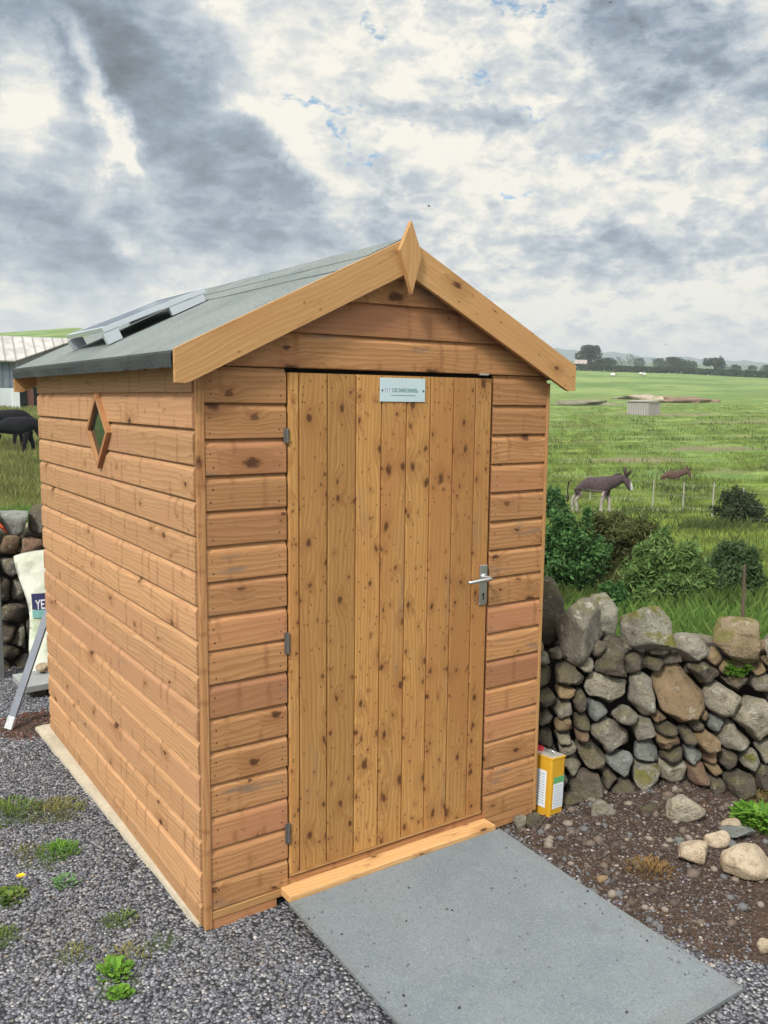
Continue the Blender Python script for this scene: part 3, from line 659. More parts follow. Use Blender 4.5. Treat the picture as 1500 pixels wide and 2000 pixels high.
plate()
# diamond window
def window():
    cy, cz = 1.028, 1.683; hw, hh = .152, .156
    cor = [(cy, cz+hh), (cy-hw, cz), (cy, cz-hh), (cy+hw, cz)]
    wn = empty('window', (0, 0, 0)); wn.parent = shed
    def ringmesh(name, k0, k1, x0, x1, mat, bev=0):
        mb = MB(); out = [(cy+(a-cy)*k0, cz+(b-cz)*k0) for a, b in cor]; inn = [(cy+(a-cy)*k1, cz+(b-cz)*k1) for a, b in cor]
        for i in range(4):
            j = (i+1) % 4; q = [out[i], out[j], inn[j], inn[i]]; br = .1+.2*i
            vs = [(x0, a, b) for a, b in q]+[(x1, a, b) for a, b in q]; d = Vector((q[1][0]-q[0][0], q[1][1]-q[0][1])).normalized()
            wc = [(v[1]*d.x+v[2]*d.y+br*9, -v[1]*d.y+v[2]*d.x, br) for v in vs]
            mb.raw(vs, [(0, 3, 2, 1), (4, 5, 6, 7), (0, 1, 5, 4), (2, 3, 7, 6), (1, 2, 6, 5), (0, 4, 7, 3)], 0, wc)
        mb.build(name, mat, wn)
    ringmesh('frame', 1.0, .83, -.012, -.034, W_FRONT)
    m_, t, b = new_mat('window_glass'); t.put(b.inputs['Base Color'], (.012, .017, .016)); t.put(b.inputs['Roughness'], .06); t.put(b.inputs['Specular IOR Level'], .6)
    n = t.noise(t.node('ShaderNodeTexCoord').outputs['Object'], 6, 2).outputs['Fac']; t.put(b.inputs['Base Color'], t.mix(t.ss(n, .45, .6), (.008, .010, .010), (.014, .020, .020)))
    k = .845; mb = MB(); q = [(cy+(a-cy)*k, cz+(b_-cz)*k) for a, b_ in cor]
    vs = [(-.0165, a, b_) for a, b_ in q]+[(-.0205, a, b_) for a, b_ in q]
    mb.raw(vs, [(0, 3, 2, 1), (4, 5, 6, 7)]+[(i, (i+1) % 4, (i+1) % 4+4, i+4) for i in range(4)])
    mb.build('pane', m_, wn)
window()
# roof
roof = empty('roof'); roof.parent = shed
XL, XR = -.096, 2*RXc+.096
Y0, Y1 = -.052, 2.315
def slab(name, sgn, t0, t1, xa, xb, y0, y1, mat, nx=26, ny=40, wob=.0015):
    """strip of roof surface between distances xa..xb from the ridge, offset t0..t1 above the plane"""
    V = []; 
    for lay in (t1, t0):
        for i in range(nx+1):
            s = xa+(xb-xa)*i/nx
            for j in range(ny+1):
                y = y0+(y1-y0)*j/ny
                w_ = wob*mn.noise(Vector((s*5, y*5, sgn))) if lay == t1 else 0
                V.append((RXc+sgn*s, y, RZ-SL*s+lay+w_))
    n = ny+1; N0 = (nx+1)*n; Fq = []
    for i in range(nx):
        for j in range(ny):
            a = i*n+j; Fq.append((a, a+1, a+n+1, a+n)); Fq.append((N0+a, N0+a+n, N0+a+n+1, N0+a+1))
    for j in range(ny): Fq.append((j, N0+j, N0+j+1, j+1)); a = nx*n+j; Fq.append((a, a+1, N0+a+1, N0+a))
    for i in range(nx): a = i*n; Fq.append((a, a+n, N0+a+n, N0+a)); a = i*n+ny; Fq.append((a, N0+a, N0+a+n, a+n))
    return mesh(name, V, Fq, mat, roof)
L = RXc-XL
mb = MB()
for sgn in (-1, 1):
    for k in range(8):
        s0, s1 = L*k/8+.002, L*(k+1)/8-.001
        vs = [(RXc+sgn*s, y, RZ-SL*s+o) for s in (s0, s1) for y in (Y0+.012, Y1-.026) for o in (-.018, -.006)]
        br = rnd.random(); wc = [(v[1]+br*9, v[0]+br*5, br) for v in vs]
        mb.raw(vs, [(0, 1, 3, 2), (4, 6, 7, 5), (0, 4, 5, 1), (2, 3, 7, 6), (0, 2, 6, 4), (1, 5, 7, 3)], 0, wc)
mb.build('roof_boards', W_DARK, roof)
for sgn, lab in ((-1, None), (1, None)):
    slab('roof_felt', sgn, -.005, -.0005, .0, L, Y0+.006, Y1, M_FELT)
    slab('roof_felt', sgn, .0002, .0035, .0, .265, Y0+.006, Y1, M_FELT)
    slab('roof_felt', sgn, .0040, .0072, .0, .155, Y0+.006, Y1, M_FELT)
# drooping felt edge at the eaves
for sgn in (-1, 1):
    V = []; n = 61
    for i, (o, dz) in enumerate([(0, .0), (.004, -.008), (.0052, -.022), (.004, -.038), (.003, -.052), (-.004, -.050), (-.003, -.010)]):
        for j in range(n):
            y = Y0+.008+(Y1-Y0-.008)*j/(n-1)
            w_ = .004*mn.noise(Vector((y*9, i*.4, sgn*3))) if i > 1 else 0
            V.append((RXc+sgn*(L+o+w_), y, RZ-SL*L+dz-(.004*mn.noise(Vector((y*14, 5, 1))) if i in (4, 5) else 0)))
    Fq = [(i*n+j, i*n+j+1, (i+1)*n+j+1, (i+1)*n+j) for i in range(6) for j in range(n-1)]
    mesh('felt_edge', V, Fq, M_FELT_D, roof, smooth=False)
# barge boards front and back
def barge(sgn, y0, y1, br, dz=.004):
    vt = .122; z_end_t = roof_z(XL)+dz; z_end_b = z_end_t-.103
    xi = .0
    P = [(0, RZ+dz), (L+.002, z_end_t), (L+.002, z_end_b), (L-.030, z_end_b-.001)]
    sB = (RZ+dz-vt)
    P += [(xi, sB)] if False else []
    xs = L-.045; P.append((xs, sB-SL*xs)); P.append((0, sB))
    prof = [(RXc+sgn*a, b) for a, b in P]
    if sgn > 0: prof = prof[::-1]
    mb = MB(); c = 1/math.hypot(1, SL); mb.prism(prof, y0, y1, 0, (c, -sgn*SL*c), br); return mb.build('barge_board', W_TRIM, roof)
barge(-1, -.072, -.0535, .22); barge(1, -.0718, -.0533, .66)
barge(-1, Y1-.022, Y1-.0045, .5, -.019); barge(1, Y1-.022, Y1-.0045, .9, -.019)
mb = MB(); fz = [(.768, 2.449), (.815, 2.338), (.775, 2.198), (.721, 2.346)]
vs = [(x, -.092, z) for x, z in fz]+[(x, -.0725, z) for x, z in fz]
mb.raw(vs, [(3, 2, 1, 0), (4, 5, 6, 7)]+[(i, (i+1) % 4, (i+1) % 4+4, i+4) for i in range(4)], 0, [(v[2]+3.3, v[0]*1.0+v[1], .35) for v in vs])
mb.build('finial', W_TRIM, roof)

# ------------------------------------------------------------------ solar panel on the roof (stands on it: a thing of its own)
def solar():
    P = empty('solar_panel', (.3, 1.3, roof_z(.3)), label='thin silver framed solar panel lying on the grey felt roof', cat='solar panel')
    c = 1/math.hypot(1, SL)
    def pt(x, y, o): return (x-SL*c*o-.3, y-1.3, roof_z(x)+c*o-roof_z(.3))
    def slabp(name, x0, x1, y0, y1, o0, o1, mat):
        vs = [pt(x, y, o) for x in (x0, x1) for y in (y0, y1) for o in (o0, o1)]
        return mesh(name, vs, [(0, 1, 3, 2), (4, 6, 7, 5), (0, 4, 5, 1), (2, 3, 7, 6), (0, 2, 6, 4), (1, 5, 7, 3)], mat, P)
    xa, xb, ya, yb = .055, .505, 1.09, 1.68
    def of(x): return .034+(.505-x)*.045                     # propped up at the eave end
    def tilted(name, x0, x1, y0, y1, a0, a1, mat):
        vs = [pt(x, y, of(x)+o) for x in (x0, x1) for y in (y0, y1) for o in (a0, a1)]
        return mesh(name, vs, [(0, 1, 3, 2), (4, 6, 7, 5), (0, 4, 5, 1), (2, 3, 7, 6), (0, 2, 6, 4), (1, 5, 7, 3)], mat, P)
    for a in ((xa, xb, ya, ya+.018), (xa, xb, yb-.018, yb), (xa, xa+.018, ya+.0185, yb-.0185), (xb-.018, xb, ya+.0185, yb-.0185)): tilted('frame', *a, .004, .024, M_ALU)
    m_, t, b = new_mat('solar_cells'); o = t.node('ShaderNodeTexCoord').outputs['Object']
    br = t.node('ShaderNodeTexBrick', {'Vector': o, 'Scale': 14.0, 'Color1': (.012, .018, .04), 'Color2': (.014, .02, .045), 'Mortar': (.25, .28, .3), 'Mortar Size': .012}); br.offset = 0
    t.put(b.inputs['Base Color'], br.outputs[0]); t.put(b.inputs['Roughness'], .08)
    tilted('cell_sheet', xa+.0185, xb-.0185, ya+.0185, yb-.0185, .010, .0215, m_)
    def foot(x0, x1, y0, y1):
        vs = [pt(x, y, o) for x in (x0, x1) for y in (y0, y1) for o in (.0045, of(x)-.0005)]
        mesh('mounting_foot', vs, [(0, 1, 3, 2), (4, 6, 7, 5), (0, 4, 5, 1), (2, 3, 7, 6), (0, 2, 6, 4), (1, 5, 7, 3)], M_ALU, P)
    foot(.335, .49, ya+.002, ya+.03); foot(.05, .112, ya+.002, ya+.03); foot(.33, .49, yb-.03, yb-.002); foot(.05, .112, yb-.03, yb-.002)
solar()

# ------------------------------------------------------------------ ramp and slab
def ramp():
    nx, ny = 30, 40; V = []
    for lay in (0, -.012):
        for i in range(nx+1):
            for j in range(ny+1):
                x = .276+(1.2665-.276)*i/nx; s = j/ny; y = -.088+(-1.222+.088)*s
                x += (.004*s) ; z = .050*(1-s)+.016*s-.006*math.sin(PI*s)+.0015*mn.noise(Vector((x*4, y*4, 0)))
                V.append((x, y, z+lay))
    n = ny+1; N0 = (nx+1)*n; Fq = []
    for i in range(nx):
        for j in range(ny):
            a = i*n+j; Fq.append((a, a+n, a+n+1, a+1)); Fq.append((N0+a, N0+a+1, N0+a+n+1, N0+a+n))
    for j in range(ny): Fq.append((j, j+1, N0+j+1, N0+j)); a = nx*n+j; Fq.append((a, N0+a, N0+a+1, a+1))
    for i in range(nx): a = i*n; Fq.append((a, N0+a, N0+a+n, a+n)); a = i*n+ny; Fq.append((a, a+n, N0+a+n, N0+a))
    o = mesh('access_ramp', V, Fq, M_RAMP); tag(o, 'flat grey mineral-surfaced ramp board sloping from the shed door', 'ramp')
ramp()
mb = MB()
nseg = 24; vs = []; 
for i in range(nseg+1):
    y = .02+(2.22-.02)*i/nseg; xo = -.016-.060*(i/nseg)+.004*mn.noise(Vector((y*6, 0, 0)))
    vs += [(xo-.012, y, -.03), (xo-.004, y, .0145+.003*mn.noise(Vector((y*9, 2, 0)))), (xo+.024, y, .0185), (.02, y, .0185)]
fs = [(i*4+j, (i+1)*4+j, (i+1)*4+j+1, i*4+j+1) for i in range(nseg) for j in range(3)]+[(3, 2, 1, 0), (nseg*4, nseg*4+1, nseg*4+2, nseg*4+3)]
mb.raw(vs, fs)
sl = mb.build('base_slab', plain('concrete', (.42, .37, .28), .9, 0, 40, .3, .6)); tag(sl, 'pale concrete footing strip along the left side of the shed', 'slab')

# ------------------------------------------------------------------ stones
ICO = {}
def ico(n):
    if n not in ICO:
        bm = bmesh.new(); bmesh.ops.create_icosphere(bm, subdivisions=n, radius=1); ICO[n] = (np.array([v.co[:] for v in bm.verts]), np.array([[v.index for v in f.verts] for f in bm.faces])); bm.free()
    return ICO[n]
def rocky(P, r, cuts=9, rough=.10, seed=0):
    """facet and roughen points on a unit-ish ball"""
    P = P.copy()
    for k in range(cuts):
        n = r.normal(size=3); n /= np.linalg.norm(n); d = r.uniform(.55, .88)
        h = P @ n; over = h > d
        P[over] -= np.outer((h[over]-d)*.97, n)
    o = r.uniform(0, 50, 3)
    for i in range(len(P)):
        v = Vector(P[i]*1.7+o); q = mn.fractal(v, 1.0, 2.1, 5)
        P[i] *= 1+rough*q
    return P
def boulder(name, c, rad, mat, parent=None, rz=0, tilt=0, seed=0, sub=4, cuts=9, rough=.11):
    r = np.random.default_rng(seed+100); V, Fq = ico(sub); P = rocky(V, r, cuts, rough)
    P /= np.abs(P).max(axis=0)
    P = P*np.array(rad)
    R = Matrix.Rotation(rz, 3, 'Z') @ Matrix.Rotation(tilt, 3, 'Y')
    P = P @ np.array(R).T
    o = mesh(name, P, Fq, mat, parent, smooth=True, loc=c)
    return o
# --- front wall plane
WP = np.array([1.73, .10, 0.0]); WT = np.array([.835, -.55, 0]); WT /= np.linalg.norm(WT)
WN = np.array([WT[1], -WT[0], 0.0])        # towards camera
BAT = .16
PLN = WN+np.array([0, 0, BAT])
WU = np.array([-WN[0]*BAT, -WN[1]*BAT, 1.0])   # up the face
def wall_st(u, v):
    p = unp(u, v, WP, PLN); h = p[2]; s = (p-WP-WU*h)@WT; return s, h
def wall_pt(s, h, o=0): return WP+WT*s+WU*h+WN*o
wall = empty('stone_wall', tuple(WP), label='rough dry stone wall of mossy boulders behind the shed', cat='wall')
wl = Vector(WP)
small = [(305,640,58,32,'t'),(190,680,50,52,'d'),(285,750,62,38,'g'),(395,720,48,56,'d'),(185,825,50,44,'g'),(300,850,62,45,'t'),(400,820,68,34,'d'),(490,760,62,48,'b'),(650,790,60,52,'g'),
 (300,912,64,34,'g'),(395,905,42,24,'r'),(570,920,130,92,'g'),(765,880,72,60,'g'),(900,935,92,44,'t'),(1010,890,52,42,'d'),(1120,930,72,58,'t'),(1300,930,110,80,'g'),(890,860,60,34,'d'),(1065,850,62,38,'d'),
 (1175,850,52,42,'b'),(460,1010,92,78,'d'),(785,1000,74,72,'b'),(930,1010,62,42,'d'),(1045,1010,62,38,'b'),(1160,1030,52,44,'r'),(1250,1060,72,62,'d'),(1385,1050,66,54,'m'),(620,1075,82,66,'b'),(760,1110,76,72,'m'),
 (940,1135,76,76,'p'),(1085,1130,72,62,'r'),(1180,1110,62,46,'t'),(1310,1180,95,72,'d'),(430,1180,120,82,'d'),(650,1220,92,44,'d'),(830,1250,112,46,'d'),(200,920,60,60,'d'),(210,1030,70,60,'d'),(250,1150,80,70,'g'),
 (550,640,112,100,'p'),(755,660,72,122,'g'),(965,650,152,170,'t'),(1225,680,112,78,'p'),(1420,800,142,150,'p'),(1560,760,100,90,'g'),(1590,980,110,90,'d'),(1480,1000,60,60,'g'),(1470,1150,80,70,'d'),(1600,1150,90,80,'g'),
 (580,500,90,60,'d'),(700,480,60,60,'d'),(330,560,90,60,'d'),(1100,540,90,50,'d'),(1290,580,90,50,'d'),(1440,600,70,56,'g'),(1560,600,80,60,'d'),(170,560,70,60,'d'),(820,500,60,50,'d'),(1180,1200,60,50,'d'),(1000,1230,60,40,'d'),(560,1150,60,50,'d'),(350,1080,60,50,'g')]
seeds = []
for (u, v, ru, rv, c) in small:
    s, h = wall_st(1000+u/3, 1130+v/3); s2, _ = wall_st(1000+(u+ru)/3, 1130+v/3); _, h2 = wall_st(1000+u/3, 1130+(v-rv)/3)
    seeds.append([s, h, abs(s2-s), abs(h2-h), c])
def clip_poly(poly, nx, ny, d):
    out = []
    for i in range(len(poly)):
        a, b = poly[i], poly[(i+1) % len(poly)]; fa = a[0]*nx+a[1]*ny-d; fb = b[0]*nx+b[1]*ny-d
        if fa <= 0: out.append(a)
        if (fa < 0 < fb) or (fb < 0 < fa): t_ = fa/(fa-fb); out.append((a[0]+(b[0]-a[0])*t_, a[1]+(b[1]-a[1])*t_))
    return out
def cell_stone(i, seeds, gap, place, mat, parent, base, depth, sub=3, name='stone'):
    s, h, rs, rh, c = seeds[i]
    k = 1.40; poly = [(s+rs*k*math.cos(a), h+rh*k*math.sin(a)) for a in np.linspace(0, 2*PI, 17)[:-1]]
    for j, q in enumerate(seeds):
        if j == i: continue
        dx, dy = q[0]-s, q[1]-h; L2 = math.hypot(dx, dy)
        if L2 > .6 or L2 < 1e-6: continue
        # split in proportion to the radii along the joining line
        ra = 1/math.sqrt((dx/L2/rs)**2+(dy/L2/rh)**2); rb = 1/math.sqrt((dx/L2/q[2])**2+(dy/L2/q[3])**2)
        m_ = L2*ra/(ra+rb)-gap; nx, ny = dx/L2, dy/L2
        poly = clip_poly(poly, nx, ny, s*nx+h*ny+m_)
        if len(poly) < 3: return None
    pc = np.mean(poly, axis=0); poly = [np.array(p)-pc for p in poly]
    r = np.random.default_rng(i*7+5); V, Fq = ico(sub); P = rocky(V, r, 12, .13); P /= np.abs(P).max(axis=0)
    rr = np.hypot(P[:, 0], P[:, 1])+1e-9; ang = np.arctan2(P[:, 1], P[:, 0])
    def support(a):
        dx, dy = np.cos(a), np.sin(a); best = np.full(a.shape, 9.0)
        for k in range(len(poly)):
            p, q = poly[k], poly[(k+1) % len(poly)]; ex, ey = q-p; nx, ny = ey, -ex; ln = math.hypot(nx, ny)
            if ln < 1e-6: continue
            nx /= ln; ny /= ln; dd = p[0]*nx+p[1]*ny; den = dx*nx+dy*ny
            with np.errstate(divide='ignore'): best = np.where(den > 1e-4, np.minimum(best, dd/np.maximum(den, 1e-4)), best)
        return best
    R_ = support(ang); R_ = R_**.999
    sc = rr**.52
    X = np.cos(ang)*R_*sc; Y = np.sin(ang)*R_*sc; Z = P[:, 2]*depth*r.uniform(.75, 1.25)
    tx, ty = r.uniform(-.35, .35, 2); Z = Z+X*tx+Y*ty; oo = r.uniform(-.02, .03)
    pts = np.array([place(pc[0]+x, pc[1]+y, z+oo) for x, y, z in zip(X, Y, Z)])
    if mat is None: return pts-base, Fq
    ctr = pts.mean(axis=0)
    return mesh(name, pts-ctr, Fq, mat, parent, smooth=True, loc=tuple(ctr-base))
def fill(seeds, s0, s1, h0, h1, tries, rad, place, base, seed):
    """small stones packed into the gaps the big ones leave"""
    r = np.random.default_rng(seed); nb = len(seeds)
    for k in range(tries):
        s, h = r.uniform(s0, s1), r.uniform(h0, h1); q = r.uniform(*rad)
        if all(math.hypot((s-a[0])/(a[2]+q*.8), (h-a[1])/(a[3]+q*.7)) > 1.0 for a in seeds): seeds.append([s, h, q*1.2, q*.85, 'x'])
    VV = {}; 
    for i in range(nb, len(seeds)):
        o = cell_stone(i, seeds, .003, place, None, None, base, .05, sub=3)
        if o is None: continue
        L_ = VV.setdefault('gdt'[i % 3], [[], [], 0]); L_[0].append(o[0]); L_[1].append(o[1]+L_[2]); L_[2] += len(o[0])
    mats_ = [ST['g'], ST['d'], ST['t']]; V_ = []; F_ = []; MI = []; b = 0
    for k, c in enumerate('gdt'):
        if c not in VV: continue
        v = np.vstack(VV[c][0]); f = np.vstack(VV[c][1]); V_.append(v); F_.append(f+b); MI += [k]*len(f); b += len(v)
    o = mesh('filler_stones', np.vstack(V_), np.vstack(F_), mats_, wall, smooth=True, mi=MI); tag(o, kind='stuff')
ns0 = len(seeds)
fill(seeds, -.35, 1.25, .0, .70, 4000, (.022, .045), wall_pt, WP, 9)
for i in range(ns0):
    cell_stone(i, seeds, .004, wall_pt, ST[seeds[i][4]], wall, WP, .075, sub=4 if seeds[i][2] > .07 else 3)
# coping boulders
cop = [(235,270,140,225,'d',-.22,.15),(400,325,155,215,'g',-.02,.17),(575,250,110,160,'m',-.14,.15),(590,440,100,100,'d',-.06,.13),(815,315,170,168,'m',-.04,.17),(735,470,90,80,'d',-.08,.12),(1040,420,135,100,'g',-.06,.14),(930,480,110,70,'d',-.10,.12),(1130,520,120,70,'d',-.10,.12),(1320,350,175,140,'y',.0,.17),(1520,430,80,90,'p',.04,.12),(1640,400,110,110,'g',-.05,.15),(60,330,120,170,'d',-.25,.15)]
for k, (u, v, ru, rv, c, off, dp) in enumerate(cop):
    s, h = wall_st(1000+u/3, 1130+v/3); s2, _ = wall_st(1000+(u+ru)/3, 1130+v/3); _, h2 = wall_st(1000+u/3, 1130+(v-rv)/3)
    p = wall_pt(s, h, off); rz = math.atan2(WT[1], WT[0]); f_ = 1+(-off)*.25
    b_ = boulder('coping_stone', tuple(p-WP), (abs(s2-s)*f_, dp, abs(h2-h)*f_), ST[c], wall, rz, rnd.uniform(-.15, .15), seed=k+2, cuts=11, rough=.13)
# far (left) section behind the shed, only its end is visible
FP = np.array([-.3, 3.50, 0.0]); FT = np.array([1, -.03, 0]); FT /= np.linalg.norm(FT); FN = np.array([FT[1], -FT[0], 0.]); FPL = FN+np.array([0, 0, .1]); FU = np.array([-FN[0]*.1, -FN[1]*.1, 1.])
def far_st(u, v):
    p = unp(u, v, FP, FPL); return (p-FP-FU*p[2])@FT, p[2]
def far_pt(s, h, o=0): return FP+FT*s+FU*h+FN*o
fs_ = [(20,1065,26,18,'t'),(60,1068,34,16,'r'),(20,1105,20,22,'g'),(8,1150,22,26,'d'),(34,1150,22,26,'g'),(25,1195,28,22,'d'),(15,1235,22,20,'d'),(38,1245,20,24,'m'),(20,1275,26,20,'d'),(45,1288,18,18,'g'),(75,1150,26,40,'d'),(70,1240,30,40,'d'),(5,1300,20,16,'d'),(100,1080,30,30,'g'),(100,1160,30,40,'d'),(110,1250,36,40,'g'),(-30,1060,28,26,'g'),(-30,1120,26,30,'d'),(-30,1180,28,30,'g'),(-30,1250,30,34,'d'),(150,1080,30,30,'d'),(150,1150,34,40,'g'),(160,1240,34,40,'d'),(95,1290,30,18,'d')]
fseeds = []
for (u, v, ru, rv, c) in fs_:
    s, h = far_st(u, v); s2, _ = far_st(u+ru, v); _, h2 = far_st(u, v-rv); fseeds.append([s, h, abs(s2-s), abs(h2-h), c])
for i in range(len(fseeds)):
    cell_stone(i, fseeds, .006, far_pt, ST[fseeds[i][4]], wall, WP, .08, sub=3)
for k, (u, v, ru, rv, c) in enumerate([(30,1018,34,30,'b'),(80,1018,24,36,'d'),(-20,1020,24,34,'g'),(130,1015,34,34,'g'),(190,1020,34,34,'d')]):
    s, h = far_st(u, v); s2, _ = far_st(u+ru, v); _, h2 = far_st(u, v-rv)
    boulder('coping_stone', tuple(far_pt(s, h, -.02)-WP), (abs(s2-s), .16, abs(h2-h)), ST[c], wall, 0, 0, seed=40+k, sub=3, cuts=7, rough=.08)
# dark backing of the wall along its whole run, with small filler stones
def core():
    pts = [(3.80, -.94), (1.86, .30), (1.90, 3.62), (-.2, 3.72), (-4, 4.6)]
    # path with offset outward (field side)
    mb = MB()
    path = []
    for a, b in zip(pts[:-1], pts[1:]):
        n = max(2, int(math.hypot(b[0]-a[0], b[1]-a[1])/.12))
        for i in range(n): t_ = i/n; path.append((a[0]+(b[0]-a[0])*t_, a[1]+(b[1]-a[1])*t_))
    path.append(pts[-1]); V = []; K = 10
    for i, (x, y) in enumerate(path):
        a = Vector(path[min(i+1, len(path)-1)])-Vector(path[max(i-1, 0)]); a.normalize(); n = Vector((-a.y, a.x))
        if n.dot(Vector((CAM[0]-x, CAM[1]-y))) < 0: pass
        for j in range(K):
            th = PI*j/(K-1); ww = .19*math.cos(th); hh = (.74 if y < .4 else .86)*min(1, 1.25*math.sin(th))-.1
            nn = mn.noise(Vector((x*7, y*7, j*.8)))*.05
            V.append((x+n.x*(ww+nn)-WP[0]+.06*(1 if y < .4 else 0), y+n.y*(ww+nn)-WP[1]+.10*(1 if y < .4 else 0), hh+nn))
    Fq = [(i*K+j, (i+1)*K+j, (i+1)*K+j+1, i*K+j+1) for i in range(len(path)-1) for j in range(K-1)]
    mesh('wall_dark_backing', V, Fq, plain('wall_void_shade', (.022, .018, .014), .95, 0, 20, .5, .8), wall, smooth=True)  # backing coloured near-black as the shade in the voids between stones
    # rubble that faces the hidden run and the field side
    Vs, Fs = ico(2); VV = []; FF = []; base = 0; r = np.random.default_rng(5)
    for i, (x, y) in enumerate(path):
        a = Vector(path[min(i+1, len(path)-1)])-Vector(path[max(i-1, 0)]); a.normalize(); n = Vector((-a.y, a.x))
        sides = (-1, 1) if (y > .45 and (x > .75 or y < 3)) else (1,)
        if x > 3.0 or x < -1.2: sides = (-1, 1)
        for sd_ in sides:
            s_out = sd_ if sd_ == -1 else 1
            for h in np.arange(.0, .85 if y > .45 else .58, .14):
                P = rocky(Vs, r, 5, .1)*np.array([.10, .09, .075])*r.uniform(.7, 1.25)
                c = np.array([x-n.x*.17*s_out*-1*-1, y-n.y*.17*s_out*-1*-1, h+r.uniform(-.03, .03)]) - WP
                VV.append(P+c); FF.append(Fs+base); base += len(Vs)
    o = mesh('rubble', np.vstack(VV), np.vstack(FF), ST['g'], wall, smooth=True); tag(o, kind='stuff')
core()

# loose stones at the foot of the wall and on the soil
loose = [((1345, 1578), (40, 30), 'p', 'pale lichen-covered stone lying at the foot of the wall'),
 ((1180, 1578), (27, 20), 'g', 'rounded grey stone on the soil near the yellow can'),
 ((1272, 1580), (22, 20), 'd', 'brown pointed stone half buried by the wall foot'),
 ((1362, 1662), (38, 24), 'w', 'cream and tan stone lying alone on the brown soil'),
 ((1408, 1636), (26, 18), 'w', 'small whitish stone touching the thin grey slate'),
 ((1438, 1612), (24, 17), 'w', 'pinkish white stone on top of the thin grey slate'),
 ((1478, 1680), (62, 32), 'w', 'large cream boulder cut by the right edge of the picture'),
 ((1496, 1842), (16, 18), 'w', 'small cream stone low on the right edge'),
 ((1205, 1787), (14, 6), 'w', 'flat white chip beside the edge of the ramp'),
 ((1178, 1716), (13, 8), 't', 'small tan pebble on the soil right of the ramp'),
 ((1328, 1642), (11, 8), 'b', 'small bluish chip left of the cream and tan stone'),
 ((1045, 1600), (18, 18), 'd', 'dark stone under the right front corner of the shed'),
 ((1020, 1604), (16, 14), 'g', 'mossy grey stone tucked under the shed corner by the ramp'),
 ((1120, 1560), (26, 14), 'd', 'dark flat stone behind the yellow can')]
for k, ((u, v), (ru, rv), c, lab) in enumerate(loose):
    p = un(u, v+rv, 2, 0.0); dep = (p-CAM)@FX; a, b_ = ru*dep/F_PX, rv*dep/F_PX
    o = boulder('loose_stone', (p[0], p[1]+a*.3, b_*.72), (a, a*.72, b_*1.0), ST[c], None, -.5+rnd.uniform(-.2, .2), rnd.uniform(-.1, .1), seed=200+k, sub=3 if ru < 30 else 4, cuts=7, rough=.09)
    tag(o, lab, 'stone', 'loose stones on the soil')
p = un(1440, 1644, 2, .0); o = boulder('slate', (p[0]+.01, p[1]+.02, .035), (.085, .05, .014), ST['b'], None, -.5, 0, seed=300, cuts=8, rough=.05); tag(o, 'thin grey slate lying on the soil under two pale stones', 'slate')

# ------------------------------------------------------------------ yellow can
def can():
    a = un(1077, 1600, 2, .0)
    o = empty('oil_can', (a[0]-.006, a[1]+.01, 0), 0.06, label='yellow rectangular metal can with white labels and red cap against the shed corner', cat='can')
    o.rotation_euler = (-.03, .075, .10)
    wd, dp, hh = .093, .155, .266
    yel = plain('can_yellow', (.60, .33, .025), .38, .15, 14, .14, .1); wht = plain('can_label', (.62, .66, .70), .6, 0, 20, .08, 0); gr = plain('can_green', (.10, .32, .13), .5); tin = plain('can_tin', (.62, .60, .53), .35, .5, 20, .15, .1)
    red = plain('can_red', (.50, .03, .05), .4); ink = plain('can_ink', (.22, .26, .33), .6)
    mb = MB(); mb.box((0, 0, .004), (wd, dp, hh), 0, bev=.008); mb.build('body', yel, o)
    for z in (.0, hh-.006):
        mb = MB(); mb.box((-.002, -.002, z), (wd+.002, dp+.002, z+.008), 0, bev=.0025); mb.build('rim', yel, o)
    mb = MB(); mb.box((.004, .004, hh+.0022), (wd-.004, dp-.004, hh+.0045), 0, bev=.001); mb.build('lid', tin, o)
    mb = MB(); mb.tube([(.046, .108, hh+.004), (.046, .108, hh+.020)], .017, 16); mb.build('cap', red, o, smooth=False)
    mb = MB(); mb.tube([(.042, .020, hh+.004), (.042, .022, hh+.018), (.042, .050, hh+.024), (.042, .072, hh+.016), (.042, .074, hh+.004)], .004, 8); mb.build('carry_handle', M_STEEL, o, smooth=True)
    mb = MB(); mb.box((-.0012, .026, .040), (-.0004, dp-.012, .205), 0); l1 = mb.build('label', wht, o)
    mb = MB(); mb.box((.018, -.0012, .038), (wd-.006, -.0004, .150), 0); l2 = mb.build('label', wht, o)
    mb = MB(); mb.box((.018, -.0013, .152), (wd-.004, -.0004, .180), 0); mb.build('green_band', gr, o)
    mb = MB(); r = random.Random(4)
    for z in np.arange(.055, .195, .012):
        y = .035
        while y < dp-.022: ww = r.uniform(.006, .02); mb.box((-.0018, y, z), (-.00125, y+ww, z+.0035), 0); y += ww+.006
    mb.build('printing', ink, l1)
    mb = MB()
    for z in np.arange(.048, .142, .011):
        x = .024
        while x < wd-.016: ww = r.uniform(.004, .012); mb.box((x, -.0018, z), (x+ww, -.00125, z+.003), 0); x += ww+.004
    mb.build('printing', ink, l2)
can()

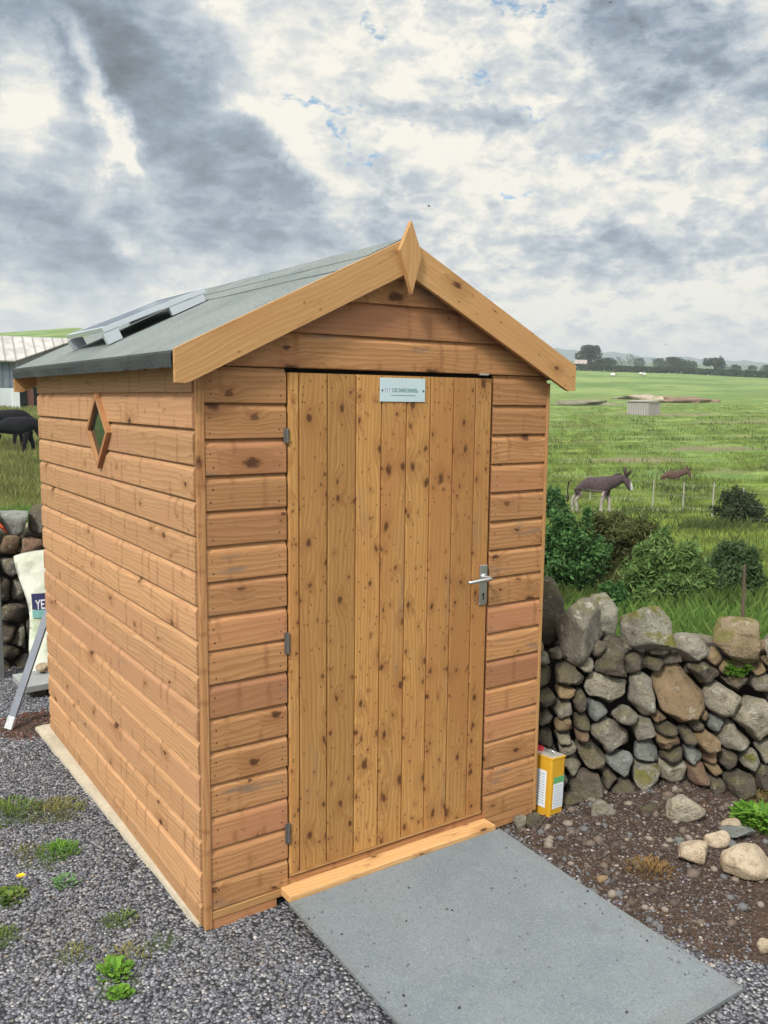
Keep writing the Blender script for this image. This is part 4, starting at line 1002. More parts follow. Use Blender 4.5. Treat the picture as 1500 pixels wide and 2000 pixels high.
# ------------------------------------------------------------------ things behind the shed on the left
def text_mesh(name, s, size, mat, parent, mtx, depth=.0006):
    cu = bpy.data.curves.new(name, 'FONT'); cu.body = s; cu.size = size; cu.extrude = depth; cu.offset = size*.018
    tmp = bpy.data.objects.new(name, cu); COL.objects.link(tmp); dg = bpy.context.evaluated_depsgraph_get(); dg.update()
    me = bpy.data.meshes.new_from_object(tmp.evaluated_get(dg)); bpy.data.objects.remove(tmp); me.materials.clear(); me.materials.append(mat)
    o = bpy.data.objects.new(name, me); COL.objects.link(o); o.parent = parent; o.matrix_local = mtx; return o
def sack():
    b0 = un(58, 1313, 2, 0.0); x0, y0 = b0[0], b0[1]-.02
    o = empty('feed_sack', (x0+.22, y0, 0), label='white printed feed sack standing against the stone wall', cat='sack')
    H = .80; nx, nz = 26, 40
    def pos(i, j, f):
        s = i/nx; h = j/nz; half = .215+.05*h**2-.02*math.sin(PI*h)
        x = (s*2-1)*half*(1+(.05*math.sin(h*9) if s < .1 or s > .9 else 0)); 
        bulge = (.075*(1-h)**.6*1.0+.012)*max(0, 1-(s*2-1)**2)**.5
        cr = .014*mn.fractal(Vector((s*3.5, h*5, f*2)), 1, 2, 4)*(1 if 0 < i < nx else .2)
        y = .02+.10*h+f*bulge+cr
        z = H*h*(1-.03*abs(s*2-1))+(.012*math.sin(s*7) if j == nz else 0)
        return (x, y, max(z, .002))
    V = [pos(i, j, f) for f in (-1, 1) for i in range(nx+1) for j in range(nz+1)]; n = nz+1; N0 = (nx+1)*n
    Fq = [(i*n+j, (i+1)*n+j, (i+1)*n+j+1, i*n+j+1) for i in range(nx) for j in range(nz)]+[(N0+i*n+j, N0+i*n+j+1, N0+(i+1)*n+j+1, N0+(i+1)*n+j) for i in range(nx) for j in range(nz)]
    Fq += [(j, j+1, N0+j+1, N0+j) for j in range(nz)]+[(nx*n+j, N0+nx*n+j, N0+nx*n+j+1, nx*n+j+1) for j in range(nz)]
    m_, t, b = new_mat('sack_plastic'); oc = t.node('ShaderNodeTexCoord').outputs['Object']; x, y, z = t.sep(oc)
    nn = t.noise(oc, 9, 5, .6).outputs['Fac']
    c = t.mix(t.ss(nn, .4, .65), (.74, .76, .66), (.62, .66, .52))
    grn = t.m('MULTIPLY', t.ss(t.m('ABSOLUTE', t.m('SUBTRACT', z, .28)), .20, .05), t.ss(t.noise(oc, 5, 3).outputs['Fac'], .42, .6))
    c = t.mix(t.m('MULTIPLY', grn, .75), c, (.30, .40, .20)); t.put(b.inputs['Base Color'], c); t.put(b.inputs['Roughness'], .45)
    bump(t, b, t.noise(oc, 16, 6, .65).outputs['Fac'], .6, .012)
    s_ = mesh('sack_body', V, Fq, m_, o, smooth=True)
    navy = plain('sack_navy', (.02, .022, .09), .5); teal = plain('sack_teal', (.16, .38, .36), .5); white = plain('sack_white', (.78, .78, .80), .5)
    def patch(name, x0, x1, z0, z1, mat, off=.004):
        VV = []; m = 10
        for i in range(m+1):
            for z in np.linspace(z0, z1, 5):
                x = x0+(x1-x0)*i/m; h = z/H; half = .215+.05*h*h-.02*math.sin(PI*h); s = (x/half+1)/2; bul = (.075*(1-h)**.6+.012)*max(0, 1-(s*2-1)**2)**.5
                VV.append((x, .02+.10*h-bul-off-.010, z))
        return mesh(name, VV, [(i*5+j, (i+1)*5+j, (i+1)*5+j+1, i*5+j+1) for i in range(m) for j in range(4)], mat, s_)
    patch('blue_band', -.185, .185, .42, .525, navy); patch('teal_band', -.185, .185, .365, .416, teal, .003)
    pitch = math.radians(90-7)
    text_mesh('lettering', 'YEZ', .088, white, s_, Matrix.Translation((-.176, -.040, .435)) @ Matrix.Rotation(pitch, 4, 'X') @ Matrix.Diagonal((.56, 1, 1, 1)))
    patch('white_oval', -.10, .06, .285, .36, white, .006)
    patch('dark_mark', -.075, -.02, .30, .325, navy, .009)
sack()
def leftbits():
    # grey bar leaning towards the back of the shed
    a = un(16, 1424, 2, 0.004); b_ = un(99, 1180, 1, 2.44)
    o = empty('metal_strip', tuple(a), label='long grey metal strip leaning behind the shed, one end on the gravel', cat='bar')
    d = Vector(b_-a); Ld = d.length*1.25; q = d.to_track_quat('Z', 'Y').to_matrix().to_4x4()
    mb = MB(); mb.box((-.027, -.006, 0), (.027, .006, Ld), 0, R=q.to_3x3(), bev=.001); mb.build('strip', plain('galvanised', (.20, .215, .25), .55, .3, 20, .25, .2), o)
    mb = MB(); mb.box((-.028, -.007, 0), (.028, .007, .07), 0, R=q.to_3x3(), bev=.001); mb.build('worn_end', plain('worn_zinc', (.55, .56, .58), .5, .3, 30, .4, .2), o)
    # slab on blocks
    p = un(60, 1352, 2, .05)
    o = empty('paving_slab', (p[0]+.18, p[1]+.15, .05), .05, label='grey paving slab raised on blocks behind the left end of the shed', cat='slab')
    c = plain('slab_grey', (.27, .28, .27), .85, 0, 30, .2, .4)
    mb = MB(); mb.box((-.22, -.15, 0), (.22, .15, .04), 0, bev=.004); mb.build('slab', c, o)
    for x in (-.12, .15): mb = MB(); mb.box((x-.04, -.10, -.055), (x+.04, .10, -.001), 0, bev=.004); mb.build('block', ST['d'], o)
    for k, (u, v, ru, rv, lab) in enumerate([(84, 1316, 12, 10, 'small whitish stone on the paving slab behind the shed'), (92, 1296, 12, 12, 'small greenish white stone beside the leaning metal strip')]):
        q_ = un(u, v, 1, 2.95 if k == 0 else 3.05); boulder('pale_stone', tuple(q_), (.045, .04, .035), ST['w' if k == 0 else 'p'], None, 0, 0, seed=400+k, sub=3); oo = COL.objects[-1]; tag(oo, lab, 'stone', 'pale stones behind the shed'); oo.location.z = .09+.033 if k == 0 else .035
        if k == 1: oo.location.y = 3.15
    p = un(2, 1312, 2, 0.0)
    mb = MB(); mb.box((p[0]-.13, p[1]-.16, -.05), (p[0]-.005, p[1]-.11, 1.02*.66), 0, grain=2, bev=.004)
    o = mb.build('wooden_post', plain('weathered_post', (.13, .14, .135), .85, 0, 25, .3, .5)); tag(o, 'dark weathered post at the left edge by the stone wall', 'post')
leftbits()

# ------------------------------------------------------------------ foliage
def leaves(P, Nn, size, tint, aspect=1.8, quad=True):
    """one leaf-shaped quad per point; P (n,3) centres, random orientation biased by Nn"""
    n = len(P); d = rng.normal(size=(n, 3))*.8+Nn; d /= np.linalg.norm(d, axis=1, keepdims=True)+1e-9
    a = rng.normal(size=(n, 3)); u = np.cross(d, a); u /= np.linalg.norm(u, axis=1, keepdims=True)+1e-9; w = np.cross(d, u)
    s = (size*rng.uniform(.6, 1.3, n))[:, None] if np.isscalar(size) else (size*rng.uniform(.7, 1.3, n))[:, None]
    V = np.stack([P-u*s*aspect*.5, P+w*s*.5, P+u*s*aspect*.5, P-w*s*.5], 1).reshape(-1, 3)
    Fq = np.arange(n*4).reshape(n, 4); C = np.repeat(tint, 4, axis=0); return V, Fq, C
def crown_points(n, c, r, lobes, seed, shell=.55):
    r_ = np.random.default_rng(seed); L_ = []
    for k in range(lobes):
        a = r_.uniform(0, 2*PI); e = r_.uniform(-.5, 1.0); f = r_.uniform(.35, .85)
        L_.append((np.array([math.cos(a)*f*r[0]*math.cos(e*1.2), math.sin(a)*f*r[1]*math.cos(e*1.2), e*r[2]*.75]), r_.uniform(.28, .50)))
    P = []; Cn = []
    for k in range(n):
        l, q = L_[r_.integers(lobes)]; d = r_.normal(size=3); d /= np.linalg.norm(d); rad = q*(shell+(1-shell)*r_.random()**.5)
        p = l+d*rad*np.array(r); P.append(p+np.array(c)); Cn.append(d)
    return np.array(P), np.array(Cn)
def shrub(u, v_base, dist, wpx, hpx, lab, cols, n=7000, leaf=.035, grassy=False, group='shrubs in the pasture', name='shrub', cat='shrub', aspect=2.0):
    x, y = hd(u, dist); z = float(hgt(x, y)[0]); w_, h_ = wpx/2*dist/F_PX, hpx*dist/F_PX
    zb = z; 
    o = empty(name, (x, y, zb), label=lab, cat=cat, group=group)
    if grassy:
        return o, w_, h_
    R_ = np.random.default_rng(int(u)); ns = 46; P = []; Nn = []; tips = []
    for k in range(ns):
        a = R_.uniform(0, 2*PI); q = R_.random()**.6; e = np.array([math.cos(a)*q*w_, math.sin(a)*q*w_*.8, h_*(1.06-.62*q**2)*R_.uniform(.55, 1.12)])
        b0 = np.array([math.cos(a)*q*w_*.3, math.sin(a)*q*w_*.25, 0]); tips.append((b0, e)); m_ = n//ns
        t_ = R_.random(m_)**.55; mid = (b0+e)/2+np.array([0, 0, h_*.12])
        C_ = ((1-t_)**2)[:, None]*b0+(2*t_*(1-t_))[:, None]*mid+(t_**2)[:, None]*e
        sp = w_*.20*(1.1-.85*t_)[:, None]; P.append(C_+R_.normal(size=(m_, 3))*sp); Nn.append(R_.normal(size=(m_, 3))+(e-b0)/h_*.6)
    P = np.vstack(P); Nn = np.vstack(Nn)
    ok = P[:, 2] > -.02; P, Nn = P[ok], Nn[ok]
    k = rng.random(len(P))[:, None]; tint = np.array(cols[0])*(1-k)+np.array(cols[1])*k; tint = tint*rng.uniform(.7, 1.2, (len(P), 1))
    V, Fq, C = leaves(P, Nn+np.array([0, 0, .5]), leaf, tint, aspect)
    mesh('foliage', V, Fq, M_LEAF, o, col=C)
    mb = MB()
    for k in range(9):
        b0, e = tips[k*5]; mb.tube([tuple(b0+np.array([0, 0, -.03])), tuple((b0+e)/2+np.array([0, 0, h_*.06])), tuple(e)], [.008, .005, .002], 5)
    mb.build('stem', plain('shrub_stem', (.07, .05, .03), .9), o)
    return o
DG = [(.035, .095, .028), (.105, .21, .06)]; WG = [(.065, .14, .035), (.20, .29, .09)]; OG = [(.10, .10, .03), (.16, .16, .05)]; LG = [(.05, .12, .025), (.11, .20, .05)]
shrub(1120, 1145, 9.5, 190, 165, 'dark leafy green bush beside the right wall of the shed', DG, 26000, .028)
shrub(1320, 1160, 9.0, 185, 130, 'feathery willow-like green bush above the moss-topped boulder', WG, 26000, .020, aspect=4.2)
shrub(1225, 1135, 10.3, 240, 150, 'olive brown-tipped bush between the two darker bushes', [(.05, .075, .02), (.13, .13, .045)], 20000, .018, aspect=5)
shrub(1215, 1165, 8.2, 90, 75, 'low dark bush squeezed behind the largest mossy boulder', DG, 12000, .024)
shrub(1450, 1180, 9.5, 150, 95, 'grey-green thistly bush near the right edge by the stake', [(.05, .09, .035), (.10, .15, .06)], 18000, .018, aspect=4)
shrub(1455, 985, 24, 125, 62, 'dark rounded bush behind the wire fence on the right', [(.022, .045, .018), (.07, .085, .035)], 12000, .045)
shrub(1085, 985, 27, 70, 62, 'dark green bush left of the grey donkey', DG, 8000, .055)
# grassy stuff
def blades(px_rng, d_rng, n, hgt_rng, cols, name, lab, seed, per=7, wid=.006, lean=.5, keep=None, clump=.05):
    r = np.random.default_rng(seed)
    u = r.uniform(*px_rng, n); d = np.exp(r.uniform(math.log(d_rng[0]), math.log(d_rng[1]), n))
    th = np.array([bearing(a) for a in np.linspace(px_rng[0], px_rng[1], 60)]); th = np.interp(u, np.linspace(px_rng[0], px_rng[1], 60), th)
    x = CAM[0]+d*np.sin(th); y = CAM[1]+d*np.cos(th); z, yard, dd = hgt(x, y)
    ok = ~yard
    ok &= mud(x, y) < r.uniform(.25, .8, n)
    if keep is not None: ok &= keep(x, y, d, r)
    x, y, z, d = x[ok], y[ok], z[ok], d[ok]; m = len(x)
    x = np.repeat(x, per); y = np.repeat(y, per); z = np.repeat(z, per); d = np.repeat(d, per); N = m*per
    sc = np.clip(d/12, .8, 5)
    x = x+r.normal(size=N)*clump*sc; y = y+r.normal(size=N)*clump*sc
    h = r.uniform(*hgt_rng, N)*np.clip(sc, .8, 1.6); w = wid*sc*r.uniform(.7, 1.3, N)
    a = r.uniform(0, 2*PI, N); ln = r.uniform(.1, lean, N)*h; a2 = r.uniform(0, 2*PI, N)
    cx, cy = np.cos(a)*w, np.sin(a)*w; lx, ly = np.cos(a2)*ln, np.sin(a2)*ln
    B = np.stack([x, y, z-.02], -1)
    V = np.stack([B+np.stack([-cx, -cy, 0*x], -1), B+np.stack([cx, cy, 0*x], -1), B+np.stack([cx*.7+lx*.4, cy*.7+ly*.4, h*.6], -1), B+np.stack([lx, ly, h], -1)], 1).reshape(-1, 3)
    Fq = np.arange(N*4).reshape(N, 4)
    t_ = np.repeat(r.random(m), per)[:, None]*.7+r.random((N, 1))*.3; tint = np.array(cols[0])*(1-t_)+np.array(cols[1])*t_
    pn = vnoise(x, y*1.0, .8, 1)+.7*vnoise(x, y, 2.7, 4)+r.normal(size=N)*.25; w_ = np.clip(.5-pn*.9, 0, 1)[:, None]
    tint = tint*(1-w_*.60)+np.array([[.10, .095, .035]])*w_*.35
    C = np.repeat(tint, 4, axis=0)
    o = mesh(name, V, Fq, M_LEAF, col=C); tag(o, lab, 'grass', kind='stuff'); return o
def patchy(s, thr, seed):
    return lambda x, y, d, r: (vnoise(x, y, s, seed)+.5*vnoise(x, y, s*3.1, seed+2)) > thr
blades((1040, 1520), (4.7, 11), 9000, (.05, .14), [(.085, .19, .03), (.31, .43, .09)], 'grass', 'bright short grass just beyond the stone wall', 11, wid=.004)
blades((1040, 1520), (11, 34), 12000, (.05, .13), [(.13, .22, .035), (.40, .47, .11)], 'grass', 'uneven green pasture grass around the grey donkey', 12, keep=patchy(.9, -.5, 3))
blades((1040, 1520), (12, 95), 2600, (.12, .26), [(.045, .095, .025), (.14, .19, .055)], 'rushes', 'dark rush tussocks scattered over the wet pasture', 13, keep=patchy(.55, .45, 8), per=12, clump=.10, lean=.6)
blades((1040, 1520), (34, 115), 12000, (.05, .12), [(.14, .24, .04), (.36, .44, .11)], 'grass', 'yellow-green grass on the middle of the pasture', 14, keep=patchy(.35, -.2, 5))
blades((-60, 160), (6, 14), 4000, (.06, .20), [(.08, .20, .03), (.22, .38, .08)], 'grass', 'lush green grass beyond the wall left of the shed', 15, wid=.005)
blades((-60, 160), (14, 60), 4500, (.06, .20), [(.16, .20, .05), (.34, .34, .13)], 'grass', 'rough yellowish grass around the black donkeys', 16)
blades((1040, 1520), (6.2, 9.2), 1500, (.16, .36), [(.05, .13, .025), (.20, .30, .07)], 'nettles', 'tall rough grass and nettles growing between the wall and the bushes', 17, per=6, wid=.006, lean=.7, clump=.08)
blades((1040, 1300), (9.5, 13), 700, (.25, .50), [(.13, .15, .05), (.32, .32, .14)], 'seed_grass', 'pale seeding grass stems rising among the bushes', 18, per=5, wid=.003, lean=.5, clump=.10)
# weeds in the yard
def weed(name, x, y, r_, h, n, cols, lab, cat='weed', broad=False, z=0.0):
    o = empty(name, (x, y, z), label=lab, cat=cat, group='weeds growing in the gravel')
    R_ = np.random.default_rng(int(abs(x*1000+y*777))); V = []; Fq = []; C = []
    for k in range(n):
        a = R_.uniform(0, 2*PI); q = r_*R_.random()**.7; bx, by = q*math.cos(a), q*math.sin(a); hh = h*R_.uniform(.4, 1.1)*(1-.5*q/r_)
        a2 = a+R_.normal()*.7; ln = hh*R_.uniform(.4, 1.3); w = (.0022 if not broad else .010)*R_.uniform(.7, 1.4)
        c, s = math.cos(a2+PI/2)*w, math.sin(a2+PI/2)*w; lx, ly = math.cos(a2)*ln, math.sin(a2)*ln; b = len(V)
        V += [(bx-c*.4, by-s*.4, 0), (bx+c*.4, by+s*.4, 0), (bx+c+lx*.5, by+s+ly*.5, hh*.75), (bx-c+lx*.5, by-s+ly*.5, hh*.75), (bx+lx, by+ly, hh*.8)]
        Fq += [(b, b+1, b+2, b+3), (b+3, b+2, b+4)]; t_ = R_.random(); cc = [cols[0][i]*(1-t_)+cols[1][i]*t_ for i in range(3)]; C += [cc]*5
    mesh('leaves', V, Fq, M_LEAF, o, col=C); return o
GC = [(.06, .12, .02), (.20, .27, .06)]; BC = [(.08, .20, .02), (.19, .36, .05)]; YC = [(.13, .15, .04), (.28, .25, .09)]
weed('grass_tuft', -.40, 1.26, .15, .05, 420, GC, 'largest flat patch of thin grass at the left edge of the gravel')
weed('grass_tuft', -.22, 1.16, .13, .045, 300, YC, 'yellowish grass patch between the left edge and the shed footing')
weed('grass_tuft', -.30, .80, .085, .045, 260, BC, 'bright green grass tuft above the dandelion')
weed('grass_tuft', -.41, .86, .08, .03, 120, YC, 'sparse dry grass left of the bright green tuft')
weed('weed', -.53, .57, .07, .03, 110, GC, 'low weed under the yellow dandelion flower', broad=True)
weed('weed', -.335, .56, .055, .025, 45, [(.10, .22, .09), (.2, .33, .14)], 'pale flat rosette weed in the open gravel', broad=True)
weed('grass_tuft', -.60, .33, .06, .035, 120, GC, 'small grass tuft on the left edge below the dandelion')
weed('grass_tuft', -.235, .20, .06, .04, 90, GC, 'thin grass tuft close to the near corner of the shed')
weed('weed', -.335, -.06, .055, .04, 90, BC, 'bright broad-leaved weed, tallest in the gravel', broad=True)
weed('weed', -.35, -.17, .035, .025, 60, BC, 'small leafy weed nearest the bottom of the picture', broad=True)
weed('grass_tuft', -.29, -.02, .09, .035, 130, YC, 'straggly dry grass behind the tallest weed')
weed('grass_tuft', -.42, .10, .06, .03, 70, YC, 'short dry tuft left of the tallest weed')
weed('dry_weed', 1.60, -.60, .09, .05, 220, [(.16, .09, .03), (.34, .22, .09)], 'dead straw-brown weed lying on the soil right of the ramp')
p = un(1485, 1600, 2, .02); weed('weed', p[0], p[1], .11, .10, 260, BC, 'leafy green weed at the right edge above the cream boulder', broad=True)
p = un(1470, 1540, 2, .05); weed('dry_weed', p[0], p[1], .09, .09, 200, [(.20, .12, .04), (.35, .30, .10)], 'rusty orange dry weed at the foot of the wall on the right')
s_, h_ = wall_st(1428, 1308); p = wall_pt(s_, h_, .05); weed('weed', p[0], p[1], .06, .07, 90, BC, 'light green fern growing out of the stone wall', broad=True, z=p[2])
for (dx, ln, lab) in ((-.02, .0, 'x'),):
    o = empty('dandelion', (-.487, .588, 0), label='yellow dandelion flower in the gravel at the left edge', cat='flower')
    mb = MB(); mb.tube([(0, 0, 0), (.004, .002, .035), (.003, -.002, .06)], .0018, 6); mb.build('stalk', plain('stalk_green', (.12, .2, .05)), o)
    mb = MB()
    for k in range(26):
        a = k*2.4; l_ = .016*(1-k/60); c, s = math.cos(a), math.sin(a); z = .06+.004*(k/26)
        mb.raw([(0.003, -.002, z), (.003+c*l_-s*.003, -.002+s*l_+c*.003, z+.004), (.003+c*l_*1.1, -.002+s*l_*1.1, z+.005), (.003+c*l_+s*.003, -.002+s*l_-c*.003, z+.004)], [(0, 1, 2, 3)])
    mb.build('flower_head', plain('dandelion_yellow', (.85, .60, .02), .6), o)
# red-leaved plant behind the left wall
x, y = hd(12, 8.0); z = float(hgt(x, y)[0])
o = empty('flowering_plant', (x, y, z), label='orange-red flowering clump peeping over the wall at the left edge', cat='plant')
P, Nn = crown_points(2600, (0, 0, .45), (.22, .2, .42), 8, 77, .3); k = (P[:, 2:3] > .62)*1.0
tint = np.array([[.60, .10, .03]])*k+np.array([[.06, .13, .03]])*(1-k); tint = tint*rng.uniform(.6, 1.2, (len(P), 1)); V, Fq, C = leaves(P, Nn, .035, tint); mesh('foliage', V, Fq, M_LEAF, o, col=C)
mb = MB()
for k in range(6): a = k*1.05; mb.tube([(0, 0, -.02), (.1*math.cos(a), .1*math.sin(a), .5)], [.008, .004], 5)
mb.build('stem', plain('plant_stem', (.08, .12, .03)), o)

# ------------------------------------------------------------------ gravel stones
def gravel():
    V0, F0 = ico(1); r = np.random.default_rng(21)
    def batch(n, xr, yr, sz, colf, test, name, lab):
        x = r.uniform(*xr, n); y = r.uniform(*yr, n)
        ok = test(x, y); x, y = x[ok], y[ok]; n = len(x)
        s = r.uniform(*sz, n)*np.where(r.random(n) < .06, 1.5, 1)
        jit = 1+r.normal(size=(n, len(V0), 3))*.16
        sq = np.stack([r.uniform(.7, 1.3, n), r.uniform(.7, 1.2, n), r.uniform(.45, .85, n)], -1)
        a = r.uniform(0, 2*PI, n); ca, sa = np.cos(a), np.sin(a)
        P = V0[None]*jit*sq[:, None, :]*s[:, None, None]
        Q = np.stack([P[..., 0]*ca[:, None]-P[..., 1]*sa[:, None], P[..., 0]*sa[:, None]+P[..., 1]*ca[:, None], P[..., 2]], -1)
        z = .006*vnoise(x, y, 9, 1)+.004*vnoise(x, y, 31, 4)+s*.15+np.exp(-((x-2.35)/.5)**2-((y+.22)/.22)**2)*.07
        Q += np.stack([x, y, z], -1)[:, None, :]
        Fq = (F0[None]+(np.arange(n)*len(V0))[:, None, None]).reshape(-1, 3)
        C = np.repeat(colf(n, x, y), len(V0), axis=0)
        o = mesh(name, Q.reshape(-1, 3), Fq, M_PEB, col=C); tag(o, lab, 'gravel', kind='stuff')
    def free(x, y):
        shed_ = (x > -.09) & (x < W+.02) & (y > -.01) & (y < D+.1); rampm = (x > .25) & (x < 1.285) & (y > -1.235) & (y < 0)
        return in_poly(x, y, YARD) & ~shed_ & ~rampm
    def vis(x, y):
        dx, dy = x-CAM[0], y-CAM[1]; th = np.arctan2(dx, dy); return (th > bearing(-40)) & (th < bearing(1540))
    def grey(n, x, y):
        b = np.array([(.075, .076, .090), (.115, .118, .136), (.165, .17, .195), (.22, .225, .25), (.34, .33, .32), (.19, .16, .14)]); i = r.choice(6, n, p=[.22, .30, .25, .13, .05, .05]); return b[i]*r.uniform(.8, 1.25, (n, 1))
    def brown(n, x, y):
        b = np.array([(.034, .026, .021), (.066, .050, .041), (.115, .092, .076), (.24, .195, .155), (.11, .10, .10)]); i = r.choice(5, n, p=[.35, .32, .17, .06, .10]); return b[i]*r.uniform(.8, 1.2, (n, 1))
    def soilm(x, y): return masks(x, y)[0]
    batch(85000, (-1.5, 1.75), (-1.75, 3.4), (.0028, .0072), grey, lambda x, y: free(x, y) & vis(x, y) & (r.random(len(x)) > soilm(x, y)*.93), 'gravel', 'loose blue-grey crushed gravel over the yard')
    batch(26000, (1.15, 2.7), (-1.9, .2), (.003, .0070), brown, lambda x, y: free(x, y) & vis(x, y) & (r.random(len(x)) < soilm(x, y)), 'soil_crumbs', 'brown soil crumbs and grit right of the ramp')
    batch(650, (1.25, 2.75), (-1.6, .1), (.010, .024), lambda n, x, y: np.array([(.12, .092, .072), (.20, .165, .135), (.075, .056, .045), (.11, .11, .112)])[r.integers(0, 4, n)], lambda x, y: free(x, y) & (soilm(x, y) > .5) & (r.random(len(x)) < .35+.5*np.exp(-((y+.15)/.25)**2)), 'rubble', 'small broken stones scattered over the brown soil')
    batch(1500, (-.45, .35), (1.9, 3.3), (.004, .012), lambda n, x, y: np.array([(.12, .055, .038)])*r.uniform(.5, 1.4, (n, 1)), lambda x, y: free(x, y) & (soilm(x, y) > .4), 'soil_crumbs', 'reddish soil crumbs near the far left corner of the shed')
def ramp_grit():
    V0, F0 = ico(1); r = np.random.default_rng(91); n = 80; x = r.uniform(.29, 1.25, n); x = np.where(r.random(n) < .4, np.where(r.random(n) < .6, r.uniform(1.15, 1.255, n), r.uniform(.29, .36, n)), x); y = r.uniform(-1.2, -.15, n)
    s_ = (y+.088)/(-1.222+.088); z = .050*(1-s_)+.016*s_-.006*np.sin(PI*s_); q = r.uniform(.0018, .005, n)
    P = V0[None]*q[:, None, None]*(1+.2*r.normal(size=(n, len(V0), 3)))+np.stack([x, y, z+q*.5], -1)[:, None, :]
    C = np.repeat(np.array([(.04, .035, .03), (.09, .075, .06), (.14, .14, .15)])[r.integers(0, 3, n)], len(V0), axis=0)
    o = mesh('grit', P.reshape(-1, 3), (F0[None]+(np.arange(n)*len(V0))[:, None, None]).reshape(-1, 3), M_PEB, col=C); tag(o, 'dark grit scattered on the ramp board', 'grit', kind='stuff')
gravel(); ramp_grit()

# ------------------------------------------------------------------ distance: hut, barn, trees, hedge, heap, fence
def hut():
    x, y = hd(1252, 100); z = float(hgt(x, y)[0])-.12; th = bearing(1252)
    o = empty('field_shelter', (x, y, z), -th-.55, label='small weathered grey timber shelter alone in the middle of the pasture', cat='hut')
    m_, t, b = new_mat('weathered_boards'); oc = t.node('ShaderNodeTexCoord').outputs['Object']; ax, ay, az = t.sep(oc)
    st = t.m('FRACT', t.m('MULTIPLY', t.m('ADD', ax, ay), 3.3)); nn = t.noise(t.scl(oc, (6, 6, .6)), 1, 4).outputs['Fac']
    c = t.mix(nn, (.22, .205, .19), (.40, .375, .35)); c = t.mix(t.ss(st, .16, .06), c, (.07, .065, .06)); t.put(b.inputs['Base Color'], c); t.put(b.inputs['Roughness'], .9)
    mb = MB(); mb.box((-1.65, -.05, 0), (1.05, 2.2, 1.58), 0); mb.build('wall', m_, o)
    mb = MB(); vs = [(-1.8, -.2, 1.60), (1.2, -.2, 1.60), (1.2, 2.35, 1.75), (-1.8, 2.35, 1.75)]; mb.raw(vs+[(a, b_, c_+.07) for a, b_, c_ in vs], [(3, 2, 1, 0), (4, 5, 6, 7)]+[(i, (i+1) % 4, (i+1) % 4+4, i+4) for i in range(4)]); mb.build('roof', plain('old_roof', (.27, .24, .22), .9, 0, 3, .3, 0), o)
    mb = MB(); mb.box((-.65, -.09, .05), (.25, -.06, 1.45), 0); mb.build('door', m_, o)
hut()
def heap():
    x, y = hd(1305, 140); z = float(hgt(x, y)[0]); th = bearing(1305)
    def lump(u, d, wpx, h, col, lab, nm):
        x, y = hd(u, d); z = float(hgt(x, y)[0]); V0, F0 = ico(4); P = rocky(V0, np.random.default_rng(int(u)), 6, .55); w_ = wpx/2*d/F_PX
        P = P*np.array([w_, 2.2, h]); R = np.array(Matrix.Rotation(-bearing(u), 3, 'Z')); P = P @ R.T
        o = mesh(nm, P, F0, plain(nm+str(int(u)), col, .95, 0, 1.5, .5, .6), smooth=True, loc=(x, y, z-.30*h)); tag(o, lab, 'heap')
    lump(1255, 130, 105, 1.3, (.33, .27, .20), 'long low pale straw-coloured heap behind the timber shelter', 'straw_heap')
    lump(1345, 122, 100, 1.0, (.19, .125, .085), 'low brown earth bank right of the timber shelter', 'earth_bank')
    lump(1130, 118, 170, .8, (.15, .14, .09), 'long dull brown bank left of the timber shelter', 'earth_bank')
heap()
